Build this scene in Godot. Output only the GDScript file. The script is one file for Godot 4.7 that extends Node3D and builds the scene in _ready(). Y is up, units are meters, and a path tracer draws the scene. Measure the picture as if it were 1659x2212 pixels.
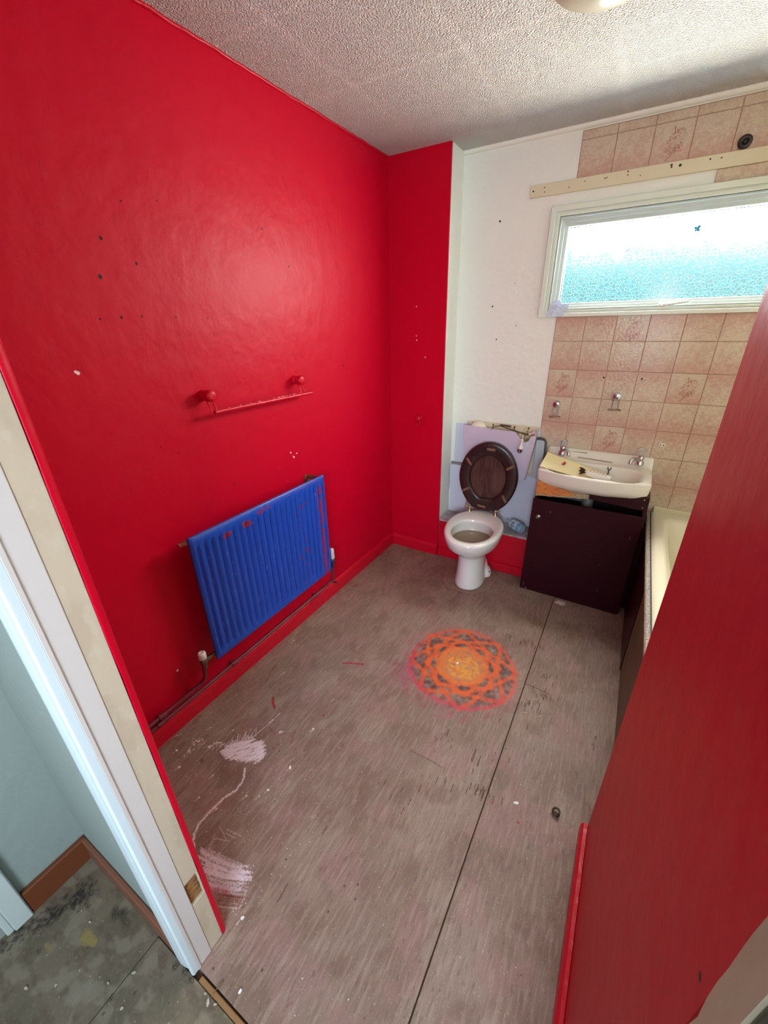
extends Node3D
# A derelict bathroom seen from its doorway: x runs right along the window wall, z runs from that wall towards the camera, y is up; metres.

const HC := 2.446      # ceiling height
const ZB := -0.186     # face of the window wall
const IMG_H := 2212.0
const FOCAL := 875.6   # focal length in pixels of the 1659 x 2212 frame

var rng := RandomNumberGenerator.new()
var M := {}

# ------------------------------------------------------------------ mesh builder
class Shape:
	var st := SurfaceTool.new()
	var uvf = null
	func _init(uv = null) -> void:
		st.begin(Mesh.PRIMITIVE_TRIANGLES)
		uvf = uv
	func vert(p: Vector3) -> void:
		if uvf != null:
			var q: Vector2 = uvf.call(p)
			st.set_uv(q)
			st.set_uv2(q)
		st.add_vertex(p)
	func tri(a: Vector3, b: Vector3, c: Vector3, sm := -1) -> void:
		st.set_smooth_group(sm)
		vert(a)
		vert(c)
		vert(b)
	func quad(a: Vector3, b: Vector3, c: Vector3, d: Vector3, sm := -1) -> void:
		tri(a, b, c, sm)
		tri(a, c, d, sm)
	func out_quad(a: Vector3, b: Vector3, c: Vector3, d: Vector3, mid: Vector3) -> void:
		if (b - a).cross(c - a).dot((a + b + c + d) * 0.25 - mid) < 0.0:
			quad(a, d, c, b)
		else:
			quad(a, b, c, d)
	func out_tri(a: Vector3, b: Vector3, c: Vector3, mid: Vector3) -> void:
		if (b - a).cross(c - a).dot((a + b + c) / 3.0 - mid) < 0.0:
			tri(a, c, b)
		else:
			tri(a, b, c)
	func box(lo: Vector3, hi: Vector3, bevel := 0.0, xf := Transform3D.IDENTITY) -> void:
		var mid := (lo + hi) * 0.5
		var h := (hi - lo).abs() * 0.5
		var e := minf(bevel, minf(h.x, minf(h.y, h.z)) * 0.98)
		var m := xf * mid
		var p := func(s: Vector3, axis: int) -> Vector3:
			var q := Vector3(h.x - e, h.y - e, h.z - e)
			q[axis] = h[axis]
			return xf * (mid + q * s)
		for ax in 3:
			var a1 := (ax + 1) % 3
			var a2 := (ax + 2) % 3
			for s in [-1.0, 1.0]:
				var c := []
				for k in [[-1.0, -1.0], [1.0, -1.0], [1.0, 1.0], [-1.0, 1.0]]:
					var sg := Vector3.ZERO
					sg[ax] = s
					sg[a1] = k[0]
					sg[a2] = k[1]
					c.append(p.call(sg, ax))
				out_quad(c[0], c[1], c[2], c[3], m)
			if e > 0.0:
				for s1 in [-1.0, 1.0]:
					for s2 in [-1.0, 1.0]:
						var sa := Vector3.ZERO
						sa[a1] = s1
						sa[a2] = s2
						var sb := sa
						sa[ax] = -1.0
						sb[ax] = 1.0
						out_quad(p.call(sa, a1), p.call(sb, a1), p.call(sb, a2), p.call(sa, a2), m)
		if e > 0.0:
			for sx in [-1.0, 1.0]:
				for sy in [-1.0, 1.0]:
					for sz in [-1.0, 1.0]:
						var sg := Vector3(sx, sy, sz)
						out_tri(p.call(sg, 0), p.call(sg, 1), p.call(sg, 2), m)
	func loft(rings: Array, closed := true, cap_a := true, cap_b := true, sm := 1) -> void:
		for i in rings.size() - 1:
			var r: PackedVector3Array = rings[i]
			var s: PackedVector3Array = rings[i + 1]
			var n := r.size()
			for k in (n if closed else n - 1):
				quad(r[k], r[(k + 1) % n], s[(k + 1) % n], s[k], sm)
		if cap_a:
			fan(rings[0], true)
		if cap_b:
			fan(rings[rings.size() - 1], false)
	func fan(r: PackedVector3Array, flip: bool, sm := -1) -> void:
		var c := Vector3.ZERO
		for q in r:
			c += q
		c /= r.size()
		for k in r.size():
			if flip:
				tri(c, r[(k + 1) % r.size()], r[k], sm)
			else:
				tri(c, r[k], r[(k + 1) % r.size()], sm)
	func tube(pts: Array, radius, seg := 8, cap := true, sm := 1) -> void:
		var rings := []
		var up := Vector3.UP
		for i in pts.size():
			var a: Vector3 = pts[maxi(i - 1, 0)]
			var b: Vector3 = pts[mini(i + 1, pts.size() - 1)]
			var t := (b - a).normalized()
			if i == 0:
				up = Vector3.UP if absf(t.y) < 0.9 else Vector3.RIGHT
			var side := up.cross(t).normalized()
			up = t.cross(side).normalized()
			var rad: float = radius[i] if radius is Array else radius
			var ring := PackedVector3Array()
			for k in seg:
				var w := TAU * k / seg
				ring.append(pts[i] + (side * cos(w) + up * sin(w)) * rad)
			rings.append(ring)
		loft(rings, true, cap, cap, sm)
	func lathe(prof: Array, seg := 24, xf := Transform3D.IDENTITY, cap_a := true, cap_b := true, sm := 1) -> void:
		var rings := []
		for q in prof:
			var ring := PackedVector3Array()
			for k in seg:
				var w := -TAU * k / seg
				ring.append(xf * Vector3(q[0] * cos(w), q[1], q[0] * sin(w)))
			rings.append(ring)
		loft(rings, true, cap_a, cap_b, sm)
	func prism(poly: PackedVector2Array, place: Callable) -> void:   # place(Vector2, 0 or 1) -> Vector3
		var idx := Geometry2D.triangulate_polygon(poly)
		for t in [0.0, 1.0]:
			for i in range(0, idx.size(), 3):
				tri(place.call(poly[idx[i]], t), place.call(poly[idx[i + (1 if t == 0.0 else 2)]], t), place.call(poly[idx[i + (2 if t == 0.0 else 1)]], t))
		for i in poly.size():
			var j := (i + 1) % poly.size()
			quad(place.call(poly[i], 0.0), place.call(poly[j], 0.0), place.call(poly[j], 1.0), place.call(poly[i], 1.0))
	func grid(nu: int, nv: int, f: Callable, sm := 1) -> void:
		for i in nu:
			for j in nv:
				quad(f.call(float(i) / nu, float(j) / nv), f.call(float(i + 1) / nu, float(j) / nv), f.call(float(i + 1) / nu, float(j + 1) / nv), f.call(float(i) / nu, float(j + 1) / nv), sm)
	func done() -> ArrayMesh:
		st.generate_normals()
		return st.commit()

func obj(called: String, what, m: Material, parent: Node = self) -> MeshInstance3D:
	var o := MeshInstance3D.new()
	o.name = called
	o.mesh = what.done() if what is Shape else what
	o.material_override = m
	if parent == self:
		o.name = numbered(called)
	parent.add_child(o, true)
	return o

var used := {}
func numbered(called: String) -> String:
	used[called] = used.get(called, -1) + 1
	return called if used[called] == 0 else "%s_%03d" % [called, used[called]]

func tag(o: Node, label: String, category: String, group := "") -> Node:
	o.set_meta("label", label)
	o.set_meta("category", category)
	if group:
		o.set_meta("group", group)
	return o

func thing(called: String, label: String, category: String, at := Vector3.ZERO, turn := 0.0, group := "") -> Node3D:
	var o := Node3D.new()
	o.name = numbered(called)
	add_child(o)
	o.position = at
	o.rotation.y = turn
	tag(o, label, category, group)
	return o

func struct(called: String, what, m: Material, label := "", parent: Node = self) -> MeshInstance3D:
	var o := obj(called, what, m, parent)
	if parent == self:
		o.set_meta("kind", "structure")
		o.set_meta("label", label)
	return o

# ------------------------------------------------------------------ materials
func mat(c: Color, rough := 0.6, metal := 0.0, spec := 0.5) -> StandardMaterial3D:
	var m := StandardMaterial3D.new()
	m.albedo_color = c
	m.roughness = rough
	m.metallic = metal
	m.metallic_specular = spec
	return m

func c8(r: int, g: int, b: int) -> Color:
	return Color8(r, g, b)

func fnl(seed_: int, freq: float, type := FastNoiseLite.TYPE_SIMPLEX_SMOOTH, oct := 3) -> FastNoiseLite:
	var n := FastNoiseLite.new()
	n.seed = seed_
	n.frequency = freq
	n.noise_type = type
	n.fractal_octaves = oct
	return n

# several colours laid over each other through noise: layers are [seed, frequency, octaves, stretch x, stretch y, low, high, colour, amount]
func paint(w: int, h: int, base: Color, layers: Array) -> Image:
	var n := w * h
	var out := PackedByteArray()
	out.resize(n * 3)
	var br := base.r * 255.0
	var bg := base.g * 255.0
	var bb := base.b * 255.0
	var maps := []
	var luts := []
	for l in layers:
		var im := fnl(l[0], l[1], FastNoiseLite.TYPE_SIMPLEX_SMOOTH, l[2]).get_image(maxi(8, int(w / l[3])), maxi(8, int(h / l[4])), false, false, true)
		im.convert(Image.FORMAT_L8)
		im.resize(w, h, Image.INTERPOLATE_CUBIC)
		maps.append(im.get_data())
		var lut := PackedFloat32Array()
		for k in 256:
			lut.append(smoothstep(l[5], l[6], k / 255.0) * l[8])
		luts.append(lut)
	var cols := []
	for l in layers:
		cols.append(l[7] * 255.0)
	for i in n:
		var r := br
		var g := bg
		var b := bb
		for k in maps.size():
			var t: float = luts[k][maps[k][i]]
			if t > 0.003:
				var c: Color = cols[k]
				r += (c.r - r) * t
				g += (c.g - g) * t
				b += (c.b - b) * t
		out[i * 3] = int(r)
		out[i * 3 + 1] = int(g)
		out[i * 3 + 2] = int(b)
	return Image.create_from_data(w, h, false, Image.FORMAT_RGB8, out)

func tex(im: Image) -> ImageTexture:
	return ImageTexture.create_from_image(im)

func noise_map(seed_: int, freq: float, size := 512, normal := false, strength := 4.0, oct := 4, type := FastNoiseLite.TYPE_SIMPLEX_SMOOTH) -> NoiseTexture2D:
	var t := NoiseTexture2D.new()
	t.width = size
	t.height = size
	t.seamless = true
	t.noise = fnl(seed_, freq, type, oct)
	t.as_normal_map = normal
	t.bump_strength = strength
	return t

func bumpy(m: StandardMaterial3D, seed_: int, freq: float, per_metre: Vector3, strength: float, scale := 1.0, oct := 4) -> StandardMaterial3D:
	m.normal_enabled = true
	m.normal_texture = noise_map(seed_, freq, 512, true, strength, oct)
	m.normal_scale = scale
	m.uv1_triplanar = true
	m.uv1_world_triplanar = true
	m.uv1_scale = per_metre
	return m

# ---- brushes for paint marks on a transparent picture
var brushes := {}
func brush(px: int, c: Color, soft: float, holes := 0.0, seed_ := 0) -> Image:
	px = maxi(px, 2)
	var key := "%d %s %.2f %.2f %d" % [px, c.to_html(), soft, holes, seed_]
	if brushes.has(key):
		return brushes[key]
	var im := Image.create(px, px, false, Image.FORMAT_RGBA8)
	var n := fnl(seed_ + 7, 0.22, FastNoiseLite.TYPE_SIMPLEX, 2)
	var rr := px * 0.5
	for y in px:
		for x in px:
			var d := Vector2(x + 0.5 - rr, y + 0.5 - rr).length() / rr
			var a := 1.0 - smoothstep(1.0 - soft, 1.0, d)
			if holes > 0.0:
				a *= clampf(0.5 + (n.get_noise_2d(x + seed_ * 31, y) - holes + 0.5) * 3.0, 0.0, 1.0)
			im.set_pixel(x, y, Color(c.r, c.g, c.b, c.a * a))
	brushes[key] = im
	return im

class Marks:
	var im: Image
	var org: Vector2
	var ppm: Vector2
	var host
	func _init(h, w: int, hh: int, origin: Vector2, per_metre: Vector2, base: Color) -> void:
		host = h
		org = origin
		ppm = per_metre
		im = Image.create(w, hh, false, Image.FORMAT_RGBA8)
		im.fill(Color(base.r, base.g, base.b, 0.0))
	func dab(p: Vector2, size: float, c: Color, soft := 0.5, holes := 0.0, seed_ := 0) -> void:
		var b: Image = host.brush(int(size * ppm.x), c, soft, holes, seed_)
		var q := (p - org) * ppm - Vector2(b.get_size()) * 0.5
		im.blend_rect(b, Rect2i(Vector2i.ZERO, b.get_size()), Vector2i(q))
	func stroke(pts: Array, size: float, c: Color, soft := 0.5, step := 0.35, jitter := 0.0, holes := 0.0, keep := 1.0) -> void:
		for i in pts.size() - 1:
			var a := Vector2(pts[i][0], pts[i][1])
			var b := Vector2(pts[i + 1][0], pts[i + 1][1])
			var n := maxi(1, int((b - a).length() / (size * step)))
			for k in n:
				if host.rng.randf() > keep:
					continue
				var j := Vector2(host.rng.randfn(), host.rng.randfn()) * jitter
				dab(a.lerp(b, float(k) / n) + j, size * host.rng.randf_range(0.8, 1.15), c, soft, holes, host.rng.randi() % 4)

# ------------------------------------------------------------------ the scene
func _ready() -> void:
	rng.seed = 11
	# camera
	var cam := Camera3D.new()
	cam.name = "camera"
	cam.fov = rad_to_deg(2.0 * atan(IMG_H * 0.5 / FOCAL))
	cam.near = 0.02
	cam.far = 200.0
	cam.position = Vector3(1.4302, 1.5974, 2.4935)
	cam.basis = Basis(Vector3.UP, 0.54241) * Basis(Vector3.RIGHT, -0.43301) * Basis(Vector3.BACK, -0.020283)
	add_child(cam)
	cam.current = true
	# overcast daylight: bathroom window ahead, landing window behind
	var sky_mat := ProceduralSkyMaterial.new()
	sky_mat.sky_top_color = c8(205, 222, 246)
	sky_mat.sky_horizon_color = c8(246, 248, 250)
	sky_mat.sky_curve = 0.25
	sky_mat.ground_bottom_color = c8(120, 125, 110)
	sky_mat.ground_horizon_color = c8(200, 205, 205)
	sky_mat.sun_angle_max = 0.0
	var sky := Sky.new()
	sky.sky_material = sky_mat
	var env := Environment.new()
	env.background_mode = Environment.BG_SKY
	env.sky = sky
	env.background_energy_multiplier = 12.0
	env.ambient_light_source = Environment.AMBIENT_SOURCE_SKY
	env.tonemap_mode = Environment.TONE_MAPPER_LINEAR
	env.tonemap_exposure = 1.0
	env.sdfgi_enabled = true
	env.ssao_enabled = true
	env.ssil_enabled = true
	var we := WorldEnvironment.new()
	we.name = "environment"
	we.environment = env
	add_child(we)
	# daylight that comes in through the two windows, each as wide as the sky seen in its opening
	daylight("window_daylight", Vector3(1.48, 1.955, -0.285), Vector2(0.97, 0.165), PI, c8(255, 252, 238), 7.5)
	daylight("landing_daylight", Vector3(1.95, 1.5, 3.98), Vector2(1.0, 0.9), 0.0, c8(214, 234, 255), 7.3)

	materials()
	build_shell()
	build_floor()
	build_tiles()
	build_window()
	build_doorway()
	build_hall()
	build_outside()
	build_boxing()
	build_toilet()
	build_cistern()
	build_vanity()
	build_basin()
	build_bath()
	build_radiator()
	build_fittings()
	build_debris()

func daylight(called: String, at: Vector3, size: Vector2, turn: float, c: Color, energy: float) -> void:
	var l := AreaLight3D.new()
	l.name = called
	l.position = at
	l.rotation = Vector3(-0.16, turn, 0.0)   # the sky's light slants down into the room
	l.area_size = size
	l.light_color = c
	l.light_energy = energy
	l.area_range = 12.0
	l.shadow_enabled = true
	add_child(l)

func materials() -> void:
	M.red = bumpy(mat(c8(194, 0, 36), 0.43, 0.0, 0.28), 3, 0.015, Vector3(1.9, 0.85, 1.1), 4.0, 0.24, 5)
	M.red_trim = bumpy(mat(c8(196, 4, 36), 0.36, 0.0, 0.42), 4, 0.02, Vector3(4, 4, 1.5), 6.0, 0.4)
	M.white_wall = bumpy(mat(c8(234, 236, 224), 0.6), 5, 0.02, Vector3(1.5, 1.5, 1.5), 6.0, 0.35)
	M.white_gloss = mat(c8(222, 224, 222), 0.3)
	M.white_boards = mat(c8(210, 212, 226), 0.45)
	M.ceiling = mat(c8(240, 238, 228), 0.8)
	var hm := noise_map(9, 0.055, 1024, false, 1.0, 3)
	M.ceiling.heightmap_enabled = true
	M.ceiling.heightmap_texture = hm
	M.ceiling.heightmap_scale = 2.0
	M.ceiling.uv1_triplanar = true
	M.ceiling.uv1_world_triplanar = true
	M.ceiling.uv1_scale = Vector3(2.2, 2.2, 2.2)
	M.upvc = mat(c8(222, 230, 214), 0.35)
	M.cream = mat(c8(218, 208, 176), 0.45)
	M.ceramic = mat(c8(232, 230, 224), 0.12)
	M.ceramic.clearcoat_enabled = true
	M.ceramic.clearcoat = 0.5
	M.ceramic.clearcoat_roughness = 0.05
	M.basin = mat(c8(232, 228, 214), 0.14)
	M.lilac = mat(c8(206, 196, 214), 0.3)
	M.chrome = mat(c8(205, 208, 212), 0.12, 1.0)
	M.steel = mat(c8(120, 122, 126), 0.3, 1.0)
	M.brass = mat(c8(196, 186, 156), 0.25, 1.0)
	M.maroon = bumpy(mat(c8(46, 4, 18), 0.36, 0.0, 0.35), 14, 0.03, Vector3(3, 3, 3), 3.0, 0.3)
	M.dark_wood = mat(c8(66, 36, 34), 0.3)
	M.black = mat(c8(18, 16, 17), 0.5)
	M.joist = mat(c8(120, 94, 68), 0.9)
	M.blue = mat(c8(22, 72, 178), 0.3)
	M.pipe = mat(c8(112, 38, 48), 0.35)
	M.skirt_brown = mat(c8(112, 58, 32), 0.35)
	M.hall_wall = bumpy(mat(c8(146, 154, 147), 0.7), 6, 0.02, Vector3(1.5, 1.5, 1.5), 5.0, 0.3)
	M.door_paint = mat(c8(212, 222, 224), 0.28)
	M.jamb = mat(c8(200, 190, 184), 0.45)
	M.raw_plaster = mat(Color.WHITE, 0.8)
	M.raw_plaster.albedo_texture = tex(paint(256, 512, c8(188, 170, 146), [[21, 0.02, 4, 1.0, 3.0, 0.45, 0.7, c8(176, 156, 132), 0.6], [22, 0.08, 3, 1.0, 2.0, 0.62, 0.75, c8(198, 184, 164), 0.35]]))
	M.raw_plaster.uv1_triplanar = true
	M.raw_plaster.uv1_world_triplanar = true
	M.raw_plaster.uv1_scale = Vector3(2, 1, 2)
	M.rust = mat(c8(118, 58, 26), 0.9)
	M.clear = mat(Color(0.95, 0.97, 1.0, 0.1), 0.05)
	M.clear.transparency = BaseMaterial3D.TRANSPARENCY_ALPHA

func strip_marks(m: StandardMaterial3D, marks: Marks) -> StandardMaterial3D:
	m.detail_enabled = true
	m.detail_albedo = tex(marks.im)
	m.detail_blend_mode = BaseMaterial3D.BLEND_MODE_MIX
	m.detail_uv_layer = BaseMaterial3D.DETAIL_UV_2
	return m

func build_shell() -> void:
	# left wall: red satin paint with screw holes, chips and scratches
	var mk := Marks.new(self, 2048, 2048, Vector2(-0.25, 0.0), Vector2(780, 780), c8(190, 0, 36))
	var flip := func(z: float, y: float) -> Vector2: return Vector2(z, HC - y)
	var holes := [[1.842, 1.696], [1.742, 1.727], [1.786, 1.606], [1.628, 1.762], [1.632, 1.697], [1.636, 1.63], [1.635, 1.506], [1.63, 1.377], [1.96, 1.038], [1.839, 0.9], [1.676, 0.772], [1.828, 1.395], [1.97, 1.488], [1.947, 1.608], [1.68, 1.623]]
	var hz := [[1.696, 1.842, 9], [1.727, 1.742, 11], [1.606, 1.786, 8], [1.762, 1.628, 6], [1.697, 1.632, 8], [1.63, 1.636, 6], [1.506, 1.635, 6], [1.377, 1.63, 6], [1.038, 1.96, 8], [0.9, 1.839, 7], [0.772, 1.676, 5], [1.395, 1.828, 4], [1.488, 1.97, 5], [1.608, 1.947, 5], [0.536, 1.392, 8], [0.533, 1.36, 5], [1.616, 1.171, 5], [1.678, 1.21, 4], [1.394, 0.973, 5]]
	for h in hz:
		mk.dab(flip.call(h[0], h[1]), h[2] * 0.0017, c8(78, 6, 14), 0.45)
		mk.dab(flip.call(h[0], h[1]), h[2] * 0.0009, c8(26, 4, 8), 0.4)
	for w in [[1.025, 1.016, 9], [0.982, 1.001, 8], [1.005, 0.987, 10], [1.012, 0.993, 6], [1.113, 0.961, 4], [1.071, 0.875, 4], [1.867, 1.482, 11], [1.872, 1.487, 9], [1.85, 0.277, 11], [2.245, 0.713, 6]]:
		mk.dab(flip.call(w[0], w[1]), w[2] * 0.0012, c8(236, 224, 218), 0.3)
	for i in 70:
		var p := Vector2(rng.randf_range(0.2, 2.2), rng.randf_range(0.3, 2.2))
		var dn := Vector2(rng.randf_range(-0.01, 0.01), rng.randf_range(0.01, 0.05))
		mk.stroke([[p.x, p.y], [p.x + dn.x, p.y + dn.y]], 0.003, Color(0.45, 0.02, 0.06, 0.35), 0.6, 0.4, 0.0006)
	var wl := M.red.duplicate() as StandardMaterial3D
	strip_marks(wl, mk)
	var uv_left := func(p: Vector3) -> Vector2: return Vector2((p.z + 0.25) * 780.0 / 2048.0, (HC - p.y) * 780.0 / 2048.0)
	var s := Shape.new(uv_left)
	s.box(Vector3(-0.15, -0.02, -0.02), Vector3(0, HC + 0.02, 2.3))
	struct("wall_left", s, wl, "glossy red painted wall with old screw holes behind the blue radiator")

	# the red nib that closes the left corner, with the white return of the recess
	s = Shape.new()
	var top := 0.379
	var bot := 0.396
	s.prism(PackedVector2Array([Vector2(-0.05, -0.02), Vector2(bot, -0.02), Vector2(top, HC), Vector2(-0.05, HC)]), func(q: Vector2, t: float) -> Vector3: return Vector3(q.x, q.y, -0.012 * t))
	var nib := struct("wall_nib", s, M.red, "narrow red wall beside the toilet recess")
	s = Shape.new()
	s.prism(PackedVector2Array([Vector2(-0.05, -0.02), Vector2(bot, -0.02), Vector2(top, HC), Vector2(-0.05, HC)]), func(q: Vector2, t: float) -> Vector3: return Vector3(q.x - 0.0006, q.y, -0.012 - 0.3 * t))
	obj("recess_side", s, M.white_wall, nib)
	s = Shape.new()
	for c in [[0.189, 1.694, 0.004], [0.191, 1.529, 0.004], [0.194, 1.504, 0.0045], [0.255, 1.404, 0.0045]]:
		s.lathe([[c[2], 0.0], [c[2] * 0.7, 0.0008]], 8, Transform3D(Basis(Vector3.RIGHT, PI / 2), Vector3(c[0], c[1], 0.0)), false, true)
	obj("paint_chip", s, M.jamb, nib).set_meta("kind", "stuff")

	# window wall with its opening
	s = Shape.new()
	var wx0 := 0.9
	var wx1 := 2.06
	var wy0 := 1.635
	var wy1 := 2.12
	s.box(Vector3(0.3, -0.05, ZB - 0.26), Vector3(wx0, HC + 0.1, ZB))
	s.box(Vector3(wx1, -0.05, ZB - 0.26), Vector3(2.6, HC + 0.1, ZB))
	s.box(Vector3(wx0, -0.05, ZB - 0.26), Vector3(wx1, wy0, ZB))
	s.box(Vector3(wx0, wy1, ZB - 0.26), Vector3(wx1, HC + 0.1, ZB))
	struct("wall_back", s, M.white_wall, "white window wall, partly tiled, behind toilet and basin")
	# small drilled holes in the white plaster
	for h in [[0.607, 2.107, 0.0045], [0.605, 1.684, 0.004], [0.646, 1.502, 0.0035], [0.757, 1.578, 0.0025], [0.724, 1.799, 0.002]]:
		s = Shape.new()
		s.lathe([[h[2] * 1.2, 0.0], [h[2], 0.0007]], 8, Transform3D(Basis(Vector3.RIGHT, PI / 2), Vector3(h[0], h[1], ZB)), false, true)
		obj("screw_hole", s, M.black, get_node("wall_back"))
	# right side: cupboard wall facing the room, bath alcove end wall behind it
	var mr := Marks.new(self, 1024, 2048, Vector2(1.45, 0.0), Vector2(820, 820), c8(190, 0, 36))
	for i in 26:
		var p := Vector2(rng.randf_range(1.5, 2.2), rng.randf_range(0.6, 2.2))
		mr.stroke([[p.x, p.y], [p.x + rng.randf_range(-0.02, 0.02), p.y + rng.randf_range(0.02, 0.09)]], 0.004, Color(0.62, 0.2, 0.28, 0.22), 0.8, 0.4, 0.001)
	mr.dab(Vector2(2.216, HC - 1.05), 0.012, c8(40, 4, 8), 0.5)
	for d in [[1.5, 1.35, 0.008], [1.52, 1.1, 0.006], [1.505, 1.28, 0.01], [1.56, 1.26, 0.01]]:
		mr.stroke([[d[0], HC - d[1]], [d[0] - 0.006, HC - d[1] + 0.02]], d[2] * 0.6, c8(84, 8, 20), 0.5)
	var wr := M.red.duplicate() as StandardMaterial3D
	strip_marks(wr, mr)
	s = Shape.new(func(p: Vector3) -> Vector2: return Vector2((p.z - 1.45) * 820.0 / 1024.0, (HC - p.y) * 820.0 / 2048.0))
	s.box(Vector3(1.59, -0.02, 1.481), Vector3(1.67, HC + 0.02, 2.238), 0.004)
	struct("wall_right", s, wr, "dark red partition wall on the right in the foreground")
	s = Shape.new()
	s.box(Vector3(1.672, -0.05, 1.485), Vector3(2.5, HC + 0.05, 1.56))
	s.box(Vector3(2.385, -0.05, ZB - 0.2), Vector3(2.5, HC + 0.05, 1.5))
	struct("wall_alcove", s, M.white_wall, "white side walls of the bath alcove behind the red partition")

	# ceiling with stippled texture, lamp below it
	s = Shape.new()
	s.box(Vector3(-0.15, HC, ZB - 0.2), Vector3(2.6, HC + 0.12, 2.4))
	var ce := struct("ceiling", s, M.ceiling, "white stippled plaster ceiling of the bathroom")
	s = Shape.new()
	s.tube([Vector3(0.38, HC + 0.004, ZB + 0.004), Vector3(2.385, HC + 0.004, ZB + 0.004)], 0.02, 10)
	obj("cove", s, M.white_wall, ce)
	s = Shape.new()
	var pts := []
	for i in 60:
		pts.append(Vector3(rng.randf_range(-0.001, 0.004), HC - 0.004 + rng.randf_range(-0.002, 0.002), i * 0.0385))
	s.tube(pts, 0.007, 6)
	obj("paint_edge", s, M.red_trim, ce)

	# skirting boards
	var prof := [Vector2(0, 0), Vector2(0.016, 0), Vector2(0.016, 0.07), Vector2(0.011, 0.084), Vector2(0.004, 0.092), Vector2(0, 0.093)]
	s = Shape.new()
	s.prism(PackedVector2Array(prof), func(q: Vector2, t: float) -> Vector3: return Vector3(q.x, q.y, lerpf(0.0, 2.24, t)))
	struct("baseboard_left", s, M.red_trim, "red skirting board under the radiator pipes")
	s = Shape.new()
	s.prism(PackedVector2Array(prof), func(q: Vector2, t: float) -> Vector3: return Vector3(lerpf(0.016, 0.394, t), q.y, q.x))
	struct("baseboard_back", s, M.red_trim, "short red skirting board on the narrow red wall")
	s = Shape.new()
	s.prism(PackedVector2Array([Vector2(0, 0), Vector2(0.018, 0), Vector2(0.018, 0.056), Vector2(0.01, 0.068), Vector2(0, 0.07)]), func(q: Vector2, t: float) -> Vector3: return Vector3(1.589 - q.x, q.y, lerpf(1.479, 2.235, t)))
	struct("baseboard_right", s, M.red_trim, "red skirting board at the foot of the right partition")

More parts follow.
